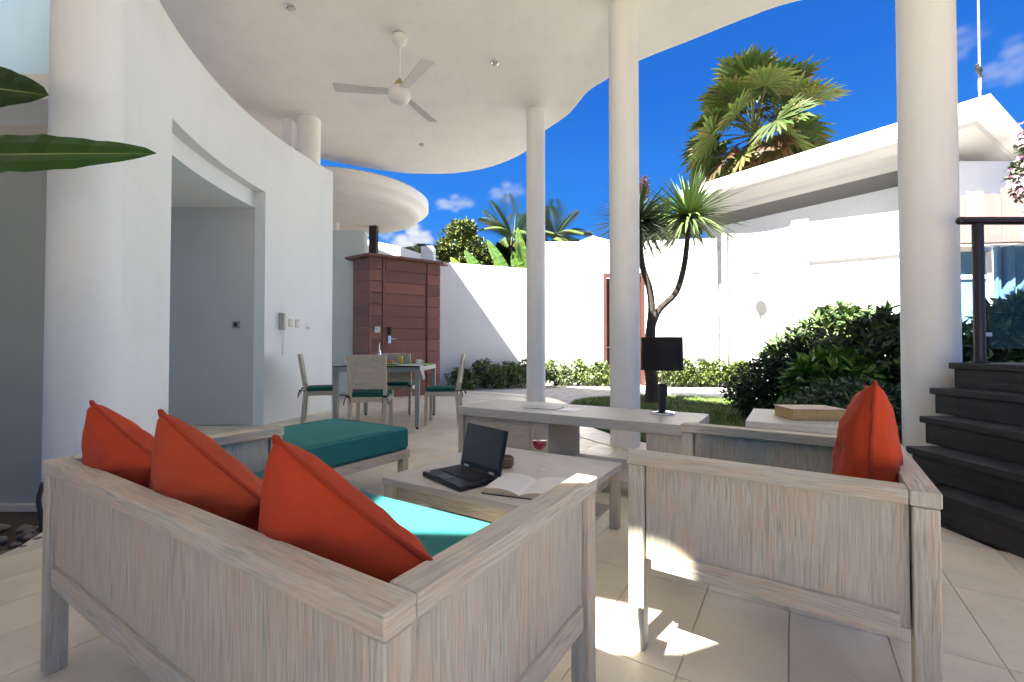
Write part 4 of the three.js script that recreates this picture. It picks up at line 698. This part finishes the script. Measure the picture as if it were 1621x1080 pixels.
{
  const t = thing('dragon_tree', 'dragon tree with two curved stems and spiky leaf heads on the lawn', 'tree', [2.5, 0, -8.1]);
  const limb = (pts, r0, r1) => { const c = new THREE.CatmullRomCurve3(pts.map(p => V(...p))), g = new THREE.TubeGeometry(c, 50, 1, 12), p = g.attributes.position; for (let i = 0; i < p.count; i++) { const k = Math.floor(i / 13) / 50, q = c.getPointAt(k), r = (r0 + (r1 - r0) * k) * (1 + .05 * Math.sin(k * 150) + .06 * (fbm(k * 9 + r0 * 100, i % 13, 2) - .5)); p.setXYZ(i, q.x + (p.getX(i) - q.x) * r, q.y + (p.getY(i) - q.y) * r, q.z + (p.getZ(i) - q.z) * r); } g.computeVertexNormals(); return g; };
  part('trunk', limb([[0, -.05, 0], [.02, .35, 0], [-.02, .8, 0], [.0, 1.3, .0], [.02, 1.5, 0]], .13, .085), barkMat, t);
  part('stem', limb([[.03, 1.42, 0], [.14, 1.7, .05], [.42, 2.0, .1], [.55, 2.4, .12], [.62, 2.8, .1], [.66, 3.25, .1]], .062, .042), barkMat, t); part('stem', limb([[-.01, 1.38, 0], [.02, 1.75, .0], [-.02, 2.1, 0], [-.14, 2.5, 0], [-.2, 3.2, 0]], .07, .045), barkMat, t);
  const cols = [[0.03, 0.06, 0.018], [0.078, 0.126, 0.036]]; part('leaf_head', rosette([.67, 3.35, .1], 200, .98, .07, [[.07, .13, .035], [.17, .25, .07]]), leafMat, t); part('leaf_head', rosette([-.22, 3.3, 0], 190, .98, .062, [[0.021, 0.045, 0.015], [0.054, 0.09, 0.027]]), leafMat, t); part('leaf_head', rosette([.1, 3.15, -.2], 70, .62, .04, cols), leafMat, t);
}
// fan palm beyond the villa roof
{
  const t = thing('fan_palm', 'large fan palm rising above the right villa roof', 'palm tree', [9.25, 0, -17]);
  part('trunk', (() => { const g = new THREE.CylinderGeometry(.26, .34, 9, 18, 30); const p = g.attributes.position; for (let i = 0; i < p.count; i++) { const k = 1 + .05 * Math.sin(p.getY(i) * 14); p.setX(i, p.getX(i) * k); p.setZ(i, p.getZ(i) * k); } g.computeVertexNormals(); return g.translate(0, 4.4, 0); })(), barkMat, t);
  const leaf = (az, el, pet, R, dead) => {
    const T = new Tri(), d = V(Math.cos(az) * Math.cos(el), Math.sin(el), Math.sin(az) * Math.cos(el)), s = V(-Math.sin(az), 0, Math.cos(az)), up = s.clone().cross(d).normalize(); if (up.y < 0) up.negate();
    const o = V(0, 9.1 + .35 * Math.sin(el), 0), sag = el < .4 ? .16 : .05; const end = o.clone().addScaledVector(d, pet); end.y -= sag * pet;
    const base = dead ? [.09, .055, .022] : mixc([.05, .085, .02], [.125, .15, .035], rnd()), pc = dead ? [.09, .05, .02] : [.09, .10, .03];
    const mid = o.clone().lerp(end, .5); mid.y += .06; let pv = o; for (const q of [mid, end]) { const w = .028; T.quad(pv.clone().addScaledVector(s, w), pv.clone().addScaledVector(s, -w), q.clone().addScaledVector(s, -w * .7), q.clone().addScaledVector(s, w * .7), pc); T.quad(pv.clone().addScaledVector(up, w), pv.clone().addScaledVector(up, -w), q.clone().addScaledVector(up, -w * .7), q.clone().addScaledVector(up, w * .7), pc); pv = q; }
    const dd = d.clone(); dd.y -= .35 + sag; dd.normalize(); const n = 26, rl = rr(-.9, .9); const s2 = s.clone().applyAxisAngle(dd, rl), u2 = s2.clone().cross(dd).normalize(); if (u2.y < 0) u2.negate();
    for (let k = 0; k < n; k++) {
      const a = (k / (n - 1) - .5) * 4.6, dir = dd.clone().multiplyScalar(Math.cos(a)).addScaledVector(s2, Math.sin(a)).addScaledVector(u2, .2 * Math.abs(Math.sin(a)) + (k % 2 ? .03 : -.03)).normalize(); const l = R * (.8 + .2 * Math.cos(a)) * rr(.9, 1.08), hw = l * .085; const side = dir.clone().cross(u2).normalize();
      const a1 = end.clone().addScaledVector(dir, l * .58), tip = end.clone().addScaledVector(dir, l); tip.y -= l * rr(.05, dead ? .5 : .24); const col = base.map(v => v * rr(.8, 1.2)), tc = rnd() < .3 || dead ? [.16, .11, .05] : col.map(v => v * 1.15);
      const L1 = a1.clone().addScaledVector(side, hw), R1 = a1.clone().addScaledVector(side, -hw), M = a1.clone().addScaledVector(u2, -.03);
      T.tri(end, L1, M, col); T.tri(end, M, R1, col.map(v => v * .75)); T.tri(L1, tip, M, col, tc, col); T.tri(M, tip, R1, col.map(v => v * .75), tc, col);
    }
    const m = part('palm_leaf', T.geo(), leafTrans, t);
  };
  for (let k = 0; k < 48; k++) { const f = k / 48, el = 1.4 - f * 1.7 + rr(-.12, .12); leaf(k * 2.39996 + rr(-.2, .2), el, rr(1.3, 2.1), rr(1.05, 1.3), false); }
  for (let k = 0; k < 22; k++) leaf(k * .571 + rr(-.2, .2), rr(-.85, -.4), rr(1.2, 2.0), rr(1.0, 1.2), rnd() < .45);
}
// feather palms, banana, tree behind the far wall
function featherPalm(name, label, pos, h, n, L, cols) {
  const t = thing(name, label, 'palm tree', pos); part('trunk', new THREE.CylinderGeometry(.09, .14, h, 12).translate(0, h / 2, 0), barkMat, t);
  for (let k = 0; k < n; k++) {
    const T = new Tri(), az = k * 2.39996, el = rr(.15, 1.25), d = V(Math.cos(az) * Math.cos(el), Math.sin(el), Math.sin(az) * Math.cos(el)), s = V(-Math.sin(az), 0, Math.cos(az)); const col = mixc(cols[0], cols[1], rnd()); let prev;
    for (let i = 0; i <= 44; i++) { const u = i / 44, P = V(0, h, 0).addScaledVector(d, L * u); P.y -= L * .55 * u * u * Math.cos(el); if (prev) { const w = .014 * (1 - u * .7); T.quad(prev.clone().addScaledVector(s, w), prev.clone().addScaledVector(s, -w), P.clone().addScaledVector(s, -w), P.clone().addScaledVector(s, w), [.16, .2, .05]); const tan = P.clone().sub(prev).normalize(); if (u > .14) for (const sg of [-1, 1]) { const e = s.clone().multiplyScalar(sg).addScaledVector(tan, .75); e.y += .15; e.normalize(); const nn = tan.clone().cross(e).multiplyScalar(sg); T.leaf(P, e, V(0, 1, 0), .48 * Math.sin(Math.PI * (.12 + .8 * u)) + .05, .042, col.map(v => v * rr(.8, 1.2)), .4); } } prev = P; }
    part('frond', T.geo(), leafMat, t);
  }
}
featherPalm('feather_palm', 'arching feather palm behind the far wall, left of the slimmest column', [.05, 0, -15.2], 4.55, 22, 1.95, [[.05, .09, .02], [.12, .17, .04]]);
featherPalm('feather_palm', 'upright feather palm behind the far wall, just right of the slimmest column', [1.45, 0, -15.5], 4.75, 20, 1.6, [[.05, .09, .02], [.11, .16, .035]]);
featherPalm('feather_palm', 'small dark palm between the white pillar and the distant roof', [-3.0, 0, -14.6], 3.9, 9, .8, [[0.012, 0.027, 0.012], [0.03, 0.054, 0.018]]);
function bananaLeaf(parent, o, d, L, w, col, bend, name = 'leaf', tear = 0, up0 = V(0, 1, 0)) {
  const N = 26, T = new Tri(), s = d.clone().cross(up0).normalize(), n = s.clone().cross(d).normalize(); let pv; const mid = [.20, .25, .08];
  for (let i = 0; i <= N; i++) { const u = i / N, P = o.clone().addScaledVector(d, L * u).addScaledVector(n, -bend * L * u * u); const hw = w / 2 * Math.pow(Math.sin(Math.PI * Math.min(1, .08 + .92 * u)), .62) * (u > .985 ? .1 : 1), rip = tear ? tear * (vnoise(u * 14, 3.3) - .5) : 0; const row = [-1, -.5, -.04, .04, .5, 1].map(q => P.clone().addScaledVector(s, hw * q).addScaledVector(n, hw * (.34 * Math.abs(q) - .30 * q * q) + rip * hw * Math.abs(q) + .012 * Math.sin(u * 60) * Math.abs(q) * hw * 3)); if (pv) for (let k = 0; k < 5; k++) { const c = k === 2 ? mid : col.map(v => v * (1 + .12 * Math.sin(i * 2.3 + k))); T.quad(pv[k], row[k], row[k + 1], pv[k + 1], c); } pv = row; }
  return part(name, T.geo(), leafTrans, parent);
}
{
  const t = thing('banana_plant', 'banana plants with upright broad leaves behind the far wall', 'plant', [-.35, 0, -14.0]);
  part('stem', new THREE.CylinderGeometry(.09, .14, 3, 12).translate(0, 1.5, 0), S('banana stem', [.14, .18, .06], .7), t);
  for (const [x, z, dx, dy, dz, L, w, c] of [[-.75, .2, -.7, 1, .1, 1.35, .34, [.15, .21, .02]], [-.3, .3, -.6, 1, .15, 1.5, .36, [.07, .15, .025]], [.45, .2, -.5, 1, .1, 1.85, .38, [.07, .15, .03]], [.8, .3, -.12, 1, .1, 2.0, .38, [.09, .17, .03]], [1.05, .1, .16, 1, .15, 1.8, .36, [.075, .15, .022]], [.75, .4, -.3, 1, .25, 1.25, .42, [.10, .19, .03]], [.95, .5, .12, 1, .2, 1.1, .4, [.11, .2, .03]], [1.55, .1, .3, 1, .2, 1.6, .36, [.10, .18, .03]], [1.75, .2, -.1, 1, .2, 1.3, .36, [.08, .16, .03]], [.2, .4, -.35, 1, .2, 1.0, .4, [.10, .18, .03]]]) bananaLeaf(t, V(x, 2.75, z), V(dx, dy, dz).normalize(), L, w, c, .12, 'leaf', .2, V(.2, .1, 1));
}
{
  const t = thing('leafy_tree', 'yellow-green leafy tree beyond the wall, right of the white pillar', 'tree', [-1.75, 0, -14.8]); part('trunk', tube([[0, 0, 0], [.05, 2, 0], [-.05, 3.4, 0], [.1, 4.4, 0]], .09, 20, 8), barkMat, t);
  part('crown', foliage([[-.1, 4.45, 0, .6, .55, .5], [.35, 4.2, .1, .6, .55, .5], [.1, 4.9, 0, .5, .35, .4], [.75, 4.0, .1, .5, .45, .4], [-.45, 4.2, 0, .3, .4, .4], [.3, 3.5, .2, .8, .5, .4]], 1900, .16, .06, [[0.042, 0.066, 0.009], [0.144, 0.18, 0.024]]), leafMat, t);
  const b = thing('background_tree', 'dark green bush behind the wall between the leafy tree and the palm', 'tree', [-.6, 0, -16]); part('trunk', tube([[0, 0, 0], [.1, 2.4, 0], [0, 3.6, 0]], .1, 12, 8), barkMat, b); part('crown', foliage([[0, 3.9, 0, .8, .7, .5], [.8, 4.0, 0, .7, .7, .5], [1.6, 4.0, 0, .7, .9, .5], [.4, 4.5, 0, .4, .3, .4]], 1500, .2, .07, [[0.015, 0.033, 0.0108], [0.042, 0.072, 0.018]]), leafMat, b);
  const c = thing('background_tree', 'bright green bush top under the fan palm, beyond the far wall', 'tree', [5.6, 0, -15.6]); part('trunk', tube([[0, 0, 0], [.1, 3, 0], [0, 5, 0]], .1, 12, 8), barkMat, c); part('crown', foliage([[0, 5.5, 0, .8, .75, .5], [-.6, 5.2, 0, .5, .6, .5], [.6, 5.4, 0, .5, .5, .5]], 1100, .18, .07, [[0.036, 0.078, 0.012], [0.09, 0.15, 0.018]]), leafMat, c);
  const fl = (name, label, x, y, z, sx, sy) => { const q = thing(name, label, 'plant', [x, 0, z]); part('stem', tube([[0, 0, 0], [.05, y * .5, 0], [0, y, 0]], .03, 12, 6), barkMat, q); part('flowers', foliage([[0, y, 0, sx, sy, .3], [sx * .3, y + sy * .5, 0, sx * .6, sy * .7, .3]], 420, .07, .03, [[0.084, 0.033, 0.018], [0.18, 0.09, 0.036]], .2), leafMat, q); };
  fl('flower_spray', 'dry reddish flower spray rising beside the dark leaf head of the dragon tree', 4.3, 6.0, -14.8, .25, .6); fl('flower_spray', 'dry reddish flower spray just below the fan palm', 6.45, 6.15, -14.9, .55, .42);
}
{ // bougainvillea at the right edge
  const t = thing('bougainvillea', 'pink bougainvillea spilling into the frame at far right', 'plant', [8.3, 0, -7.2]); part('stem', tube([[.3, 0, 0], [.45, 2, 0], [.35, 3.4, 0], [.1, 3.9, 0]], .03, 16, 6), barkMat, t);
  part('foliage', foliage([[.15, 3.75, 0, .4, .4, .3], [.45, 3.5, 0, .4, .6, .3], [.3, 4.4, 0, .3, .4, .3]], 420, .09, .05, [[0.042, 0.072, 0.03], [0.096, 0.132, 0.054]]), leafMat, t); part('flowers', foliage([[.15, 3.75, .05, .4, .42, .3], [.35, 4.5, 0, .3, .5, .3]], 260, .07, .055, [[.60, .22, .40], [.72, .40, .55]]), leafMat, t);
}
{ // banana leaves at the left edge
  const t = thing('banana_leaves', 'broad green banana leaves reaching in from the left edge', 'plant', [-2.75, 0, -1.9]);
  part('stem', new THREE.CylinderGeometry(.06, .1, 1.9, 14).translate(-.15, .95, 0), S('banana stem', [.14, .18, .06], .7), t);
  bananaLeaf(t, V(-.1, 1.76, .1), V(1.42, .0, .12).normalize(), 1.5, .25, [.02, .075, .006], .02, 'leaf', .15, V(0, .5, .87));
  bananaLeaf(t, V(-.58, 2.36, -.3), V(1, -.04, -.05).normalize(), .95, .36, [.018, .05, .010], .05, 'leaf', .1, V(0, .35, .93));
}
shadow(scene);
renderer.render(scene, camera);
